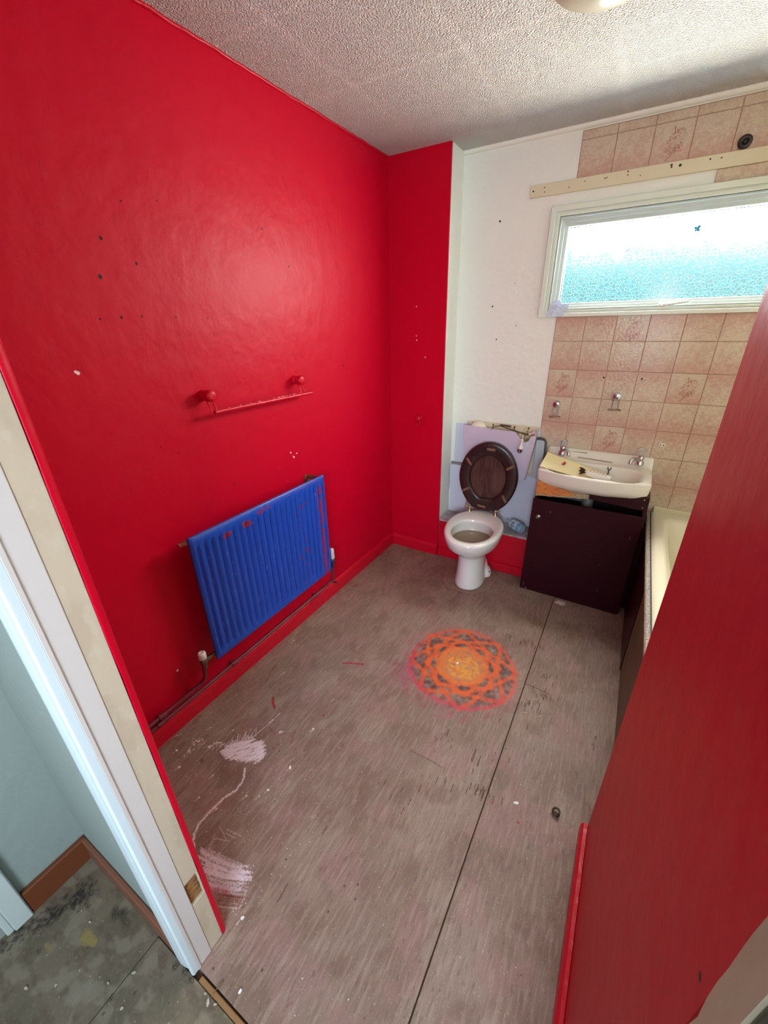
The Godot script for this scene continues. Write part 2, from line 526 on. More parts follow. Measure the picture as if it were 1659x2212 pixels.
func build_floor() -> void:
	var ppm := 780.0
	var mk := Marks.new(self, 1400, 2048, Vector2(-0.02, -0.2), Vector2(ppm, ppm), c8(150, 120, 104))
	floor_marks(mk)
	var im := paint(1024, 1536, c8(131, 109, 94), [
		[31, 0.006, 3, 1.0, 1.6, 0.42, 0.7, c8(144, 124, 108), 0.8],
		[32, 0.01, 3, 1.0, 1.3, 0.5, 0.72, c8(118, 92, 78), 0.6],
		[36, 0.008, 2, 1.0, 1.2, 0.56, 0.76, c8(146, 112, 104), 0.6],
		[33, 0.12, 3, 1.0, 10.0, 0.5, 0.75, c8(172, 152, 138), 0.35],
		[34, 0.22, 3, 1.0, 14.0, 0.5, 0.76, c8(116, 94, 82), 0.4],
		[35, 0.2, 2, 1.0, 6.0, 0.72, 0.84, c8(88, 66, 58), 0.35],
		[37, 0.25, 2, 1.0, 1.0, 0.76, 0.84, c8(196, 176, 162), 0.5]])
	var m := mat(Color.WHITE, 0.62)
	m.albedo_texture = tex(im)
	m.uv1_scale = Vector3(1400.0 / 1500.0, 1.0, 1.0)
	m.normal_enabled = true
	m.normal_texture = noise_map(38, 0.06, 512, true, 5.0)
	m.normal_scale = 0.15
	strip_marks(m, mk)
	var uvb := func(p: Vector3) -> Vector2: return Vector2((p.x + 0.02) * ppm / 1400.0, (p.z + 0.2) * ppm / 2048.0)
	var s := Shape.new()
	s.box(Vector3(-0.15, -0.25, ZB - 0.2), Vector3(2.6, -0.02, 4.2))
	var fl := struct("floor", s, M.joist, "bare plywood floor with worn paint splashes")
	for b in [[-0.01, 1.2605], [1.2645, 1.76]]:
		s = Shape.new(uvb)
		s.box(Vector3(b[0], -0.02, -0.19), Vector3(b[1], 0.0, 2.349), 0.0012)
		obj("floor_board", s, m, fl)
	s = Shape.new()
	s.box(Vector3(0.738, -0.02, 2.3535), Vector3(1.66, -0.001, 2.366), 0.002)
	obj("threshold_strip", s, mat(c8(140, 102, 64), 0.6), fl)
	# landing boards
	var mh := Marks.new(self, 1024, 1024, Vector2(0.1, 2.3), Vector2(640, 640), c8(120, 100, 80))
	for p in [[0.25, 2.42], [0.27, 2.44], [0.262, 2.455], [0.246, 2.48], [0.235, 2.5], [0.225, 2.527], [0.2, 2.57], [0.193, 2.608], [0.23, 2.52], [0.28, 2.425]]:
		for i in 26:
			var sp := Vector2(rng.randfn() * 0.012, rng.randfn() * 0.016)
			mh.dab(Vector2(p[0], p[1]) + sp, rng.randf_range(0.006, 0.022), Color(0.05, 0.045, 0.04, 0.55), 0.7, 0.25, i % 4)
	for i in 16:
		mh.dab(Vector2(rng.randf_range(0.38, 0.46), rng.randf_range(2.385, 2.41)), 0.03, Color(0.1, 0.09, 0.05, 0.5), 0.9, 0.4, i % 4)
	for q in [[[0.366, 2.472], [0.4, 2.47], [0.425, 2.472]], [[0.372, 2.482], [0.41, 2.478]]]:
		mh.stroke(q, 0.022, Color(0.56, 0.48, 0.26, 0.7), 0.4, 0.3, 0.002, 0.2)
	mh.stroke([[0.296, 2.543], [0.33, 2.538]], 0.018, Color(0.56, 0.48, 0.26, 0.5), 0.5, 0.3, 0.002, 0.4)
	mh.stroke([[0.495, 2.548], [0.491, 2.53], [0.488, 2.511]], 0.05, Color(0.55, 0.55, 0.53, 0.35), 0.9, 0.3, 0.01, 0.3)
	for d in [[0.295, 2.56, 0.02], [0.565, 2.503, 0.02], [0.611, 2.466, 0.014], [0.577, 2.528, 0.012], [0.72, 2.372, 0.03], [0.69, 2.372, 0.03], [0.66, 2.38, 0.03]]:
		mh.dab(Vector2(d[0], d[1]), d[2], Color(0.08, 0.06, 0.04, 0.8), 0.7, 0.3, 1)
	for i in 120:
		mh.dab(Vector2(rng.randf_range(0.2, 1.5), rng.randf_range(2.37, 2.9)), rng.randf_range(0.002, 0.005), Color(0.75, 0.7, 0.6, 0.7) if i % 2 else Color(0.1, 0.07, 0.05, 0.8), 0.4)
	var ih := paint(768, 768, c8(112, 98, 80), [
		[41, 0.012, 4, 1.0, 1.0, 0.36, 0.76, c8(94, 84, 66), 0.7],
		[42, 0.02, 4, 1.0, 1.0, 0.52, 0.72, c8(132, 120, 102), 0.7],
		[43, 0.04, 5, 2.0, 1.0, 0.5, 0.8, c8(84, 68, 56), 0.5],
		[44, 0.15, 2, 1.0, 1.0, 0.68, 0.8, c8(140, 128, 108), 0.3]])
	var mhall := mat(Color.WHITE, 0.7)
	mhall.albedo_texture = tex(ih)
	strip_marks(mhall, mh)
	var uvh := func(p: Vector3) -> Vector2: return Vector2((p.x - 0.1) * 0.625, (p.z - 2.3) * 0.625)
	for b in [[0.1, 0.5595], [0.562, 1.6], [1.603, 2.6]]:
		s = Shape.new(uvh)
		s.box(Vector3(b[0], -0.02, 2.3675 if b[0] > 0.3 else 2.36), Vector3(b[1], -0.0015, 4.0), 0.001)
		obj("landing_board", s, mhall, fl)

func smear(k: Marks, pts: Array, width: float, c: Color, n: int) -> void:   # a dry brush drag: many thin broken lines side by side
	for i in n:
		var off := Vector2(rng.randfn(), rng.randfn()) * width * 0.4
		var line := []
		for q in pts:
			line.append([q[0] + off.x, q[1] + off.y])
		k.stroke(line, width * rng.randf_range(0.1, 0.3), Color(c, c.a * rng.randf_range(0.5, 1.0)), 0.7, 0.35, width * 0.03, 0.1, rng.randf_range(0.4, 1.0))

func floor_marks(k: Marks) -> void:
	# red paint brushed out from the skirting
	for i in 420:
		var z := rng.randf_range(0.0, 2.2)
		var dx := absf(rng.randfn()) * 0.016
		k.dab(Vector2(0.018 + dx, z), rng.randf_range(0.008, 0.03), Color(0.58, 0.03, 0.1, 0.25), 0.8, 0.3, i % 4)
	for i in 60:
		k.dab(Vector2(rng.randf_range(0.02, 0.09), rng.randf_range(0.4, 0.95)), 0.03, Color(0.6, 0.08, 0.1, 0.22), 0.9, 0.3, i % 4)
	for i in 160:   # thin red wash round the pan and the corner
		var a := rng.randf() * TAU
		k.dab(Vector2(0.66 + cos(a) * rng.randf_range(0.1, 0.27), 0.2 + sin(a) * rng.randf_range(0.05, 0.2)), 0.05, Color(0.5, 0.12, 0.16, 0.10), 1.0, 0.35, i % 4)
	for p in [[0.1, 0.06], [0.14, 0.07], [0.12, 0.05], [0.2, 0.06], [0.23, 0.07], [0.26, 0.08]]:
		k.dab(Vector2(p[0], p[1]), 0.022, Color(0.55, 0.04, 0.1, 0.8), 0.4, 0.25, 1)
	# old sealant line round the foot of the pan
	for r in [[0.13, 0.17, Color(0.68, 0.5, 0.44, 0.5)], [0.155, 0.19, Color(0.4, 0.2, 0.18, 0.35)]]:
		var ring := []
		for i in 33:
			var w := PI * 1.15 * i / 32.0 - 0.25
			ring.append([0.735 + cos(w) * r[0] - (0.05 if w > 1.8 else 0.0), 0.19 + sin(w) * r[1]])
		k.stroke(ring, 0.022, r[2], 0.7, 0.35, 0.004, 0.25)
	# white emulsion: splash, drag lines and smears by the doorway
	var white := Color(0.86, 0.8, 0.8, 0.9)
	var blob := PackedVector2Array()
	for q in [[0.304, 1.808], [0.334, 1.786], [0.377, 1.77], [0.411, 1.788], [0.432, 1.815], [0.431, 1.847], [0.396, 1.862], [0.353, 1.882], [0.31, 1.89], [0.262, 1.884], [0.275, 1.843]]:
		blob.append(Vector2(q[0], q[1]))
	for i in 900:
		var p := Vector2(rng.randf_range(0.25, 0.45), rng.randf_range(1.75, 1.9))
		if Geometry2D.is_point_in_polygon(p, blob):
			k.stroke([[p.x, p.y], [p.x - 0.012, p.y + 0.022]], 0.006, Color(0.88, 0.83, 0.85, 0.7), 0.5, 0.5, 0.001)
	for i in 40:
		var t := rng.randf()
		var p := Vector2(0.33, 1.775).lerp(Vector2(0.26, 1.87), t)
		k.stroke([[p.x, p.y], [p.x - 0.03 + rng.randf() * 0.02, p.y + 0.03 - 0.08 * rng.randf()]], 0.003, white, 0.5, 0.5, 0.0005, 0.0, 0.8)
	k.stroke([[0.34, 1.637], [0.338, 1.684], [0.323, 1.795]], 0.005, Color(0.82, 0.76, 0.76, 0.8), 0.6, 0.3, 0.0006)
	k.stroke([[0.211, 1.724], [0.178, 1.845], [0.144, 1.952]], 0.012, Color(0.72, 0.64, 0.62, 0.3), 0.9, 0.3, 0.002, 0.3)
	for q in [[[0.122, 1.931], [0.15, 1.897]], [[0.189, 1.915], [0.213, 1.89], [0.242, 1.868]], [[0.136, 1.968], [0.155, 1.955]]]:
		k.stroke(q, 0.011, white, 0.4, 0.6, 0.006, 0.2)
		k.stroke(q, 0.006, white, 0.4, 0.5, 0.009, 0.0)
	for q in [[0.03, 1.943], [0.093, 1.987], [0.165, 2.027], [0.311, 1.979], [0.336, 1.682], [0.416, 1.702], [0.553, 1.804], [0.539, 1.911], [0.528, 1.943], [0.486, 1.967], [0.335, 2.061], [0.424, 2.054], [0.742, 2.217], [0.527, 1.626], [0.126, 1.844], [0.223, 1.804], [0.04, 1.93], [0.522, 1.624], [0.407, 1.707], [0.41, 1.712], [0.508, 1.454], [0.189, 1.45], [0.076, 1.249]]:
		k.dab(Vector2(q[0], q[1]), rng.randf_range(0.006, 0.012), white, 0.35, 0.1, 1)
		k.stroke([[q[0], q[1]], [q[0] - 0.004, q[1] + 0.02]], 0.004, Color(white, 0.5), 0.5)
	var curve := [[0.399, 1.897], [0.428, 1.931], [0.435, 1.975], [0.417, 2.013], [0.414, 2.046], [0.411, 2.087], [0.411, 2.12], [0.425, 2.148], [0.444, 2.165], [0.47, 2.18]]
	k.stroke(curve, 0.011, Color(0.88, 0.83, 0.83, 0.85), 0.5, 0.3, 0.0012, 0.12)
	k.stroke(curve, 0.016, Color(0.75, 0.68, 0.68, 0.3), 0.8, 0.4, 0.002, 0.35)
	for q in [[[0.483, 2.087], [0.537, 2.103]], [[0.489, 2.111], [0.506, 2.151]], [[0.509, 2.08], [0.576, 2.069]], [[0.52, 2.09], [0.56, 2.085]], [[0.5, 2.12], [0.55, 2.1]]]:
		k.stroke(q, 0.003, Color(white, 0.6), 0.6, 0.4, 0.0008)
	smear(k, [[0.49, 2.175], [0.572, 2.16], [0.657, 2.141]], 0.03, Color(0.84, 0.78, 0.79, 0.65), 26)
	smear(k, [[0.54, 2.2], [0.623, 2.175], [0.681, 2.144]], 0.038, Color(0.86, 0.8, 0.82, 0.65), 34)
	smear(k, [[0.59, 2.215], [0.65, 2.195], [0.693, 2.173]], 0.028, Color(0.8, 0.7, 0.73, 0.5), 22)
	smear(k, [[0.639, 2.223], [0.712, 2.19]], 0.024, Color(0.45, 0.1, 0.1, 0.5), 16)
	k.stroke([[0.65, 2.237], [0.7, 2.25], [0.715, 2.255]], 0.02, Color(0.5, 0.03, 0.07, 0.5), 0.7, 0.3, 0.004, 0.2)
	k.stroke([[0.663, 2.234], [0.718, 2.205], [0.703, 2.164]], 0.006, Color(0.8, 0.74, 0.74, 0.55), 0.6, 0.3, 0.001, 0.2)
	k.stroke([[0.609, 2.215], [0.661, 2.198]], 0.012, Color(0.66, 0.2, 0.26, 0.4), 0.7, 0.3, 0.002, 0.2)
	k.dab(Vector2(0.222, 1.963), 0.024, Color(0.3, 0.2, 0.13, 0.8), 0.5, 0.2, 2)
	# red drips and brush marks
	var red := Color(0.62, 0.05, 0.09, 0.85)
	k.stroke([[0.415, 1.25], [0.465, 1.222], [0.513, 1.206]], 0.012, red, 0.4, 0.3, 0.0015, 0.15)
	for q in [[0.435, 1.109, 11], [0.43, 1.12, 8], [0.476, 1.152, 8], [0.534, 1.266, 6], [0.552, 1.284, 6], [0.543, 1.146, 6], [0.587, 1.115, 6], [0.38, 0.86, 6], [0.524, 1.551, 11], [0.518, 1.548, 8], [0.205, 1.393, 8], [0.21, 1.4, 5], [0.149, 0.715, 8], [1.288, 1.531, 12], [1.387, 1.55, 12], [0.54, 1.15, 4], [0.548, 1.14, 4]]:
		k.dab(Vector2(q[0], q[1]), q[2] * 0.00115, red, 0.35, 0.05, 1)
	k.dab(Vector2(0.305, 1.453), 0.008, Color(0.8, 0.3, 0.36, 0.9), 0.5)
	k.stroke([[0.251, 1.591], [0.276, 1.616], [0.307, 1.633]], 0.018, Color(0.6, 0.06, 0.1, 0.75), 0.4, 0.3, 0.001, 0.1)
	k.stroke([[0.156, 1.548], [0.133, 1.494], [0.116, 1.432]], 0.022, Color(0.5, 0.14, 0.14, 0.4), 0.7, 0.3, 0.002, 0.3)
	k.stroke([[0.079, 0.658], [0.087, 0.613]], 0.022, Color(0.6, 0.1, 0.12, 0.6), 0.6, 0.3, 0.002, 0.2)
	k.stroke([[0.458, 1.669], [0.49, 1.734]], 0.02, Color(0.5, 0.12, 0.12, 0.35), 0.8, 0.3, 0.002, 0.2)
	k.stroke([[0.349, 1.716], [0.406, 1.726], [0.457, 1.685]], 0.02, Color(0.48, 0.1, 0.12, 0.3), 0.8, 0.3, 0.002, 0.3)
	for q in [[0.437, 1.778], [0.465, 1.774], [0.44, 1.755], [0.555, 1.72]]:
		k.dab(Vector2(q[0], q[1]), 0.014, Color(0.5, 0.1, 0.12, 0.6), 0.6, 0.1, 2)
	for q in [[0.075, 1.649], [0.244, 1.542], [0.137, 1.194], [0.281, 1.236], [0.962, 2.003], [0.997, 1.978], [1.01, 2.012], [0.955, 2.077], [0.755, 2.331], [0.873, 2.265], [0.753, 2.042], [1.244, 1.338], [1.275, 1.3], [1.273, 0.838], [1.508, 0.839], [0.13, 2.0]]:
		k.dab(Vector2(q[0], q[1]), 0.009, Color(0.12, 0.08, 0.07, 0.85), 0.5, 0.1, 1)
	k.stroke([[0.803, 2.088], [0.807, 2.139]], 0.003, Color(0.14, 0.1, 0.1, 0.8), 0.5)
	# veneer torn away in dark slivers along the grain
	for q in [[1.345, 0.79, 1.04, 0.03, 24], [1.037, 1.32, 1.4, 0.02, 10], [1.185, 1.35, 1.41, 0.015, 10], [1.235, 1.49, 1.52, 0.03, 26], [1.3, 1.0, 1.05, 0.035, 16], [1.2, 0.6, 0.65, 0.07, 30], [1.35, 0.92, 0.95, 0.04, 12], [1.0, 1.6, 1.9, 0.1, 8], [1.12, 1.1, 1.6, 0.08, 12], [1.58, 1.05, 1.1, 0.01, 4]]:
		for i in q[4]:
			var x: float = q[0] + rng.randfn() * q[3]
			var z := rng.randf_range(q[1], q[2])
			var l := rng.randf_range(0.008, 0.035)
			k.stroke([[x, z], [x + l * 0.05, z + l]], 0.0035, Color(0.3, 0.17, 0.14, 0.85), 0.4, 0.3, 0.0005)
	k.stroke([[1.264, 0.921], [1.323, 0.922], [1.386, 0.931]], 0.006, Color(0.2, 0.13, 0.12, 0.8), 0.5, 0.3, 0.001)
	k.stroke([[0.937, 1.502], [1.012, 1.5], [1.078, 1.502]], 0.005, Color(0.3, 0.2, 0.17, 0.6), 0.5, 0.3, 0.001)
	# pale dust patches
	for q in [[1.35, 1.3, 0.05], [1.42, 1.22, 0.05], [1.5, 1.5, 0.06], [0.3, 1.25, 0.12], [0.4, 1.1, 0.1]]:
		for i in 14:
			k.dab(Vector2(q[0] + rng.randfn() * q[2], q[1] + rng.randfn() * q[2]), 0.05, Color(0.6, 0.56, 0.55, 0.10), 1.0, 0.4, i % 4)
	# the chalked sun: interlaced orange arcs round a yellow heart, magenta rim
	var c := Vector2(0.958, 0.962)
	for i in 700:
		var a := rng.randf() * TAU
		var near := smoothstep(-0.7, 0.9, cos(a - 2.2))
		var r := rng.randf_range(0.22, 0.31 + 0.035 * near)
		k.dab(c + Vector2(cos(a), sin(a)) * r, rng.randf_range(0.02, 0.05), Color(0.66, 0.2, 0.36, 0.09 + 0.13 * near), 0.9, 0.35, i % 4)
	for i in 420:
		var a := rng.randf() * TAU
		k.dab(c + Vector2(cos(a), sin(a)) * rng.randf_range(0.13, 0.262), 0.04, Color(0.32, 0.11, 0.15, 0.6), 0.8, 0.2, i % 4)
	for i in 150:
		k.dab(c + Vector2(-0.235 + rng.randfn() * 0.04, 0.16 + rng.randfn() * 0.07), 0.045, Color(0.62, 0.26, 0.4, 0.16), 1.0, 0.35, i % 4)
	var nk := 8
	for ring in [[0.268, 3, 0.032], [0.19, 3, 0.026]]:
		for j in nk:
			var a0: float = TAU * j / nk + 0.2 + ring[0]
			var a1: float = a0 + TAU * ring[1] / nk
			var p0: Vector2 = c + Vector2(cos(a0), sin(a0)) * ring[0]
			var p1: Vector2 = c + Vector2(cos(a1), sin(a1)) * ring[0]
			var bow: Vector2 = c + Vector2(cos((a0 + a1) * 0.5), sin((a0 + a1) * 0.5)) * ring[0] * 0.82
			var arc := []
			for t in 13:
				var u := t / 12.0
				var q: Vector2 = p0.lerp(bow, u).lerp(bow.lerp(p1, u), u)
				arc.append([q.x, q.y])
			for t in 12:
				var mid := Vector2(arc[t][0], arc[t][1])
				var rr: float = (mid - c).length() / 0.275
				var edge := smoothstep(0.75, 1.0, rr) * smoothstep(-0.6, 0.6, cos((mid - c).angle() - 1.6))
				var col := Color(0.86, 0.36, 0.12).lerp(Color(0.82, 0.24, 0.24), edge)
				k.stroke([arc[t], arc[t + 1]], ring[2], Color(col, 0.5), 0.45, 0.22, 0.0018, 0.18)
	for i in 40:
		var a := TAU * i / 40.0
		var wob := 0.262 + 0.006 * sin(a * 3.0 + 0.6)
		k.stroke([[c.x + cos(a) * wob, c.y + sin(a) * wob], [c.x + cos(a + 0.17) * wob, c.y + sin(a + 0.17) * wob]], 0.03, Color(0.84, 0.32, 0.18).lerp(Color(0.78, 0.22, 0.3), smoothstep(-0.5, 0.7, cos(a - 1.9))) * Color(1, 1, 1, 0.5), 0.5, 0.25, 0.003, 0.2)
	for i in 300:
		var a := rng.randf() * TAU
		k.dab(c + Vector2(cos(a), sin(a)) * 0.125 * sqrt(rng.randf()), 0.036, Color(0.84, 0.46, 0.16, 0.5), 0.7, 0.15, i % 4)
	for i in 190:
		var a := rng.randf() * TAU
		k.dab(c + Vector2(cos(a), sin(a)) * 0.08 * sqrt(rng.randf()) + Vector2(0.01, 0.01), 0.028, Color(0.86, 0.6, 0.22, 0.5), 0.7, 0.2, i % 4)
	for i in 14:
		var a := rng.randf() * TAU
		k.stroke([[c.x + cos(a) * 0.05, c.y + sin(a) * 0.05], [c.x + cos(a + 0.5) * 0.07, c.y + sin(a + 0.5) * 0.07]], 0.004, Color(0.7, 0.26, 0.08, 0.6), 0.5, 0.4, 0.001)
	# fine crumbs everywhere
	for i in 500:
		var p := Vector2(rng.randf_range(0.03, 1.62), rng.randf_range(0.1, 2.33))
		k.dab(p, rng.randf_range(0.0025, 0.0055), Color(0.86, 0.8, 0.74, 0.8) if i % 2 else Color(0.16, 0.1, 0.09, 0.7), 0.4)
	for i in 260:
		k.dab(Vector2(rng.randf_range(0.03, 0.8), rng.randf_range(1.6, 2.25)), rng.randf_range(0.002, 0.005), Color(0.9, 0.84, 0.82, 0.8), 0.4)

func tile_image(seed_: int, rose: bool) -> Image:
	var im := paint(192, 192, c8(204, 188, 164), [
		[seed_, 0.012, 3, 1.0, 1.0, 0.4, 0.7, c8(196, 170, 150), 0.8],
		[seed_ + 1, 0.05, 4, 1.4, 1.0, 0.5, 0.72, c8(212, 198, 176), 0.6],
		[seed_ + 2, 0.09, 3, 2.0, 1.0, 0.56, 0.72, c8(190, 152, 136), 0.4]])
	# printed pink wash along one half of the tile, broken up like sponged glaze
	var n := fnl(seed_ + 3, 0.03)
	for y in 192:
		for x in 192:
			var t := smoothstep(0.35, 1.0, y / 191.0 + n.get_noise_2d(x, y) * 0.35) * 0.62
			im.set_pixel(x, y, im.get_pixel(x, y).lerp(c8(190, 142, 128), t))
	if rose:
		im.convert(Image.FORMAT_RGBA8)
		var k := Marks.new(self, 192, 192, Vector2.ZERO, Vector2(192, 192), c8(190, 110, 110))
		var dk := Color(0.6, 0.29, 0.29, 0.6)
		var lt := Color(0.72, 0.46, 0.43, 0.6)
		for f in [[0.55, 0.4, 0.15, 95], [0.47, 0.66, 0.11, 60], [0.7, 0.64, 0.11, 60], [0.62, 0.28, 0.09, 26]]:
			for i in f[3]:
				var a := rng.randf() * TAU
				var r: float = f[2] * pow(rng.randf(), 0.7)
				var p := Vector2(f[0] + cos(a) * r, f[1] + sin(a) * r)
				var e := a + rng.randf_range(0.6, 2.4)
				k.stroke([[p.x, p.y], [p.x + cos(e) * 0.03, p.y + sin(e) * 0.03]], rng.randf_range(0.012, 0.026), dk if i % 3 else lt, 0.7, 0.5)
		for i in 20:
			var a := rng.randf() * TAU
			var p := Vector2(0.56 + cos(a) * rng.randf_range(0.12, 0.24), 0.42 + sin(a) * rng.randf_range(0.14, 0.32))
			k.stroke([[p.x, p.y], [p.x + cos(a) * 0.06, p.y + sin(a) * 0.06]], rng.randf_range(0.016, 0.034), Color(0.54, 0.34, 0.3, 0.55), 0.7, 0.3)
		k.stroke([[0.6, 0.58], [0.55, 0.78], [0.42, 0.92]], 0.014, Color(0.5, 0.26, 0.26, 0.9), 0.4)
		k.stroke([[0.54, 0.3], [0.52, 0.12]], 0.012, Color(0.5, 0.26, 0.26, 0.8), 0.4)
		im.blend_rect(k.im, Rect2i(0, 0, 192, 192), Vector2i.ZERO)
	return im

func build_tiles() -> void:
	var wall: Node = get_node("wall_back")
	var T := 0.152
	var mats := []
	for i in 5:
		var m := mat(Color.WHITE, 0.2, 0.0, 0.38)
		m.albedo_texture = tex(tile_image(100 + i * 10, i == 4))
		m.normal_enabled = true
		m.normal_texture = M.get("tile_norm") if M.has("tile_norm") else noise_map(77, 0.03, 256, true, 4.0, 3)
		M.tile_norm = m.normal_texture
		m.normal_scale = 0.25
		mats.append(m)
	var s := Shape.new()
	s.box(Vector3(0.978, 0.4, ZB - 0.001), Vector3(2.38, 1.63, ZB + 0.0025))
	s.box(Vector3(0.978, 2.19, ZB - 0.001), Vector3(2.38, 2.425, ZB + 0.0025))
	obj("grout", s, mat(c8(176, 146, 128), 0.85), wall)
	# rows: [y of the lower edge, y of the upper edge, wash turned over, columns of the rose tile]
	var x0 := 0.9795
	for row in [[1.4923, 1.62, true, [2]], [1.3403, 1.4923, false, []], [1.1883, 1.3403, true, [0, 4]], [1.0363, 1.1883, false, []], [0.8843, 1.0363, true, [2]], [0.7323, 0.8843, false, []], [0.5803, 0.7323, true, []], [2.2353, 2.3873, false, [2]], [2.3873, 2.423, true, []]]:
		for i in 9:
			var a := x0 + i * T
			var lo := Vector3(a + 0.0012, row[0] + 0.0012, ZB)
			var hi := Vector3(minf(a + T - 0.0012, 2.384), row[1] - 0.0012, ZB + 0.0055)
			var turned: bool = row[2]
			var base: float = row[1] - T if row[1] > 1.6 and row[1] < 1.63 else row[0]
			s = Shape.new(func(p: Vector3) -> Vector2:
				var u := clampf((p.x - a) / T, 0.0, 1.0)
				var v := clampf((p.y - base) / T, 0.0, 1.0)
				return Vector2(u, 1.0 - v) if not turned or i in row[3] else Vector2(1.0 - u, v))
			s.box(lo, hi, 0.0016)
			obj("tile", s, mats[4] if i in row[3] else mats[rng.randi() % 4], wall)
	for q in [[1.556, 1.7395], [1.7395, 1.8915], [1.8915, 2.0435]]:
		s = Shape.new(func(p: Vector3) -> Vector2: return Vector2((p.x - 1.55) / T, (2.2 - p.y) / T))
		s.box(Vector3(q[0] + 0.0012, 2.1385, ZB), Vector3(q[1] - 0.0012, 2.1862, ZB + 0.0055), 0.0016)
		obj("tile", s, mats[1], wall)
	# drilled holes left in the tiles
	for h in [[1.275, 1.305, 0.004], [1.46, 1.306, 0.004]]:
		s = Shape.new()
		s.lathe([[h[2] * 1.3, 0.0], [h[2], 0.0012]], 10, Transform3D(Basis(Vector3.RIGHT, PI / 2), Vector3(h[0], h[1], ZB + 0.0055)), false, true)
		obj("screw_hole", s, M.black, wall)

func frame_ring(s: Shape, a: Rect2, b: Rect2, za: float, zb: float) -> void:   # a sloping mitred band between two nested rectangles
	var pa := [Vector3(a.position.x, a.position.y, za), Vector3(a.end.x, a.position.y, za), Vector3(a.end.x, a.end.y, za), Vector3(a.position.x, a.end.y, za)]
	var pb := [Vector3(b.position.x, b.position.y, zb), Vector3(b.end.x, b.position.y, zb), Vector3(b.end.x, b.end.y, zb), Vector3(b.position.x, b.end.y, zb)]
	for k in 4:
		s.quad(pa[k], pa[(k + 1) % 4], pb[(k + 1) % 4], pb[k])

func nest(r: Rect2, d: float) -> Rect2:
	return Rect2(r.position.x + d, r.position.y + d * 0.74, r.size.x - 2.0 * d, r.size.y - d * 1.74)

func profile(s: Shape, r: Rect2, steps: Array) -> void:
	for i in steps.size() - 1:
		frame_ring(s, nest(r, steps[i][0]), nest(r, steps[i + 1][0]), steps[i][1], steps[i + 1][1])

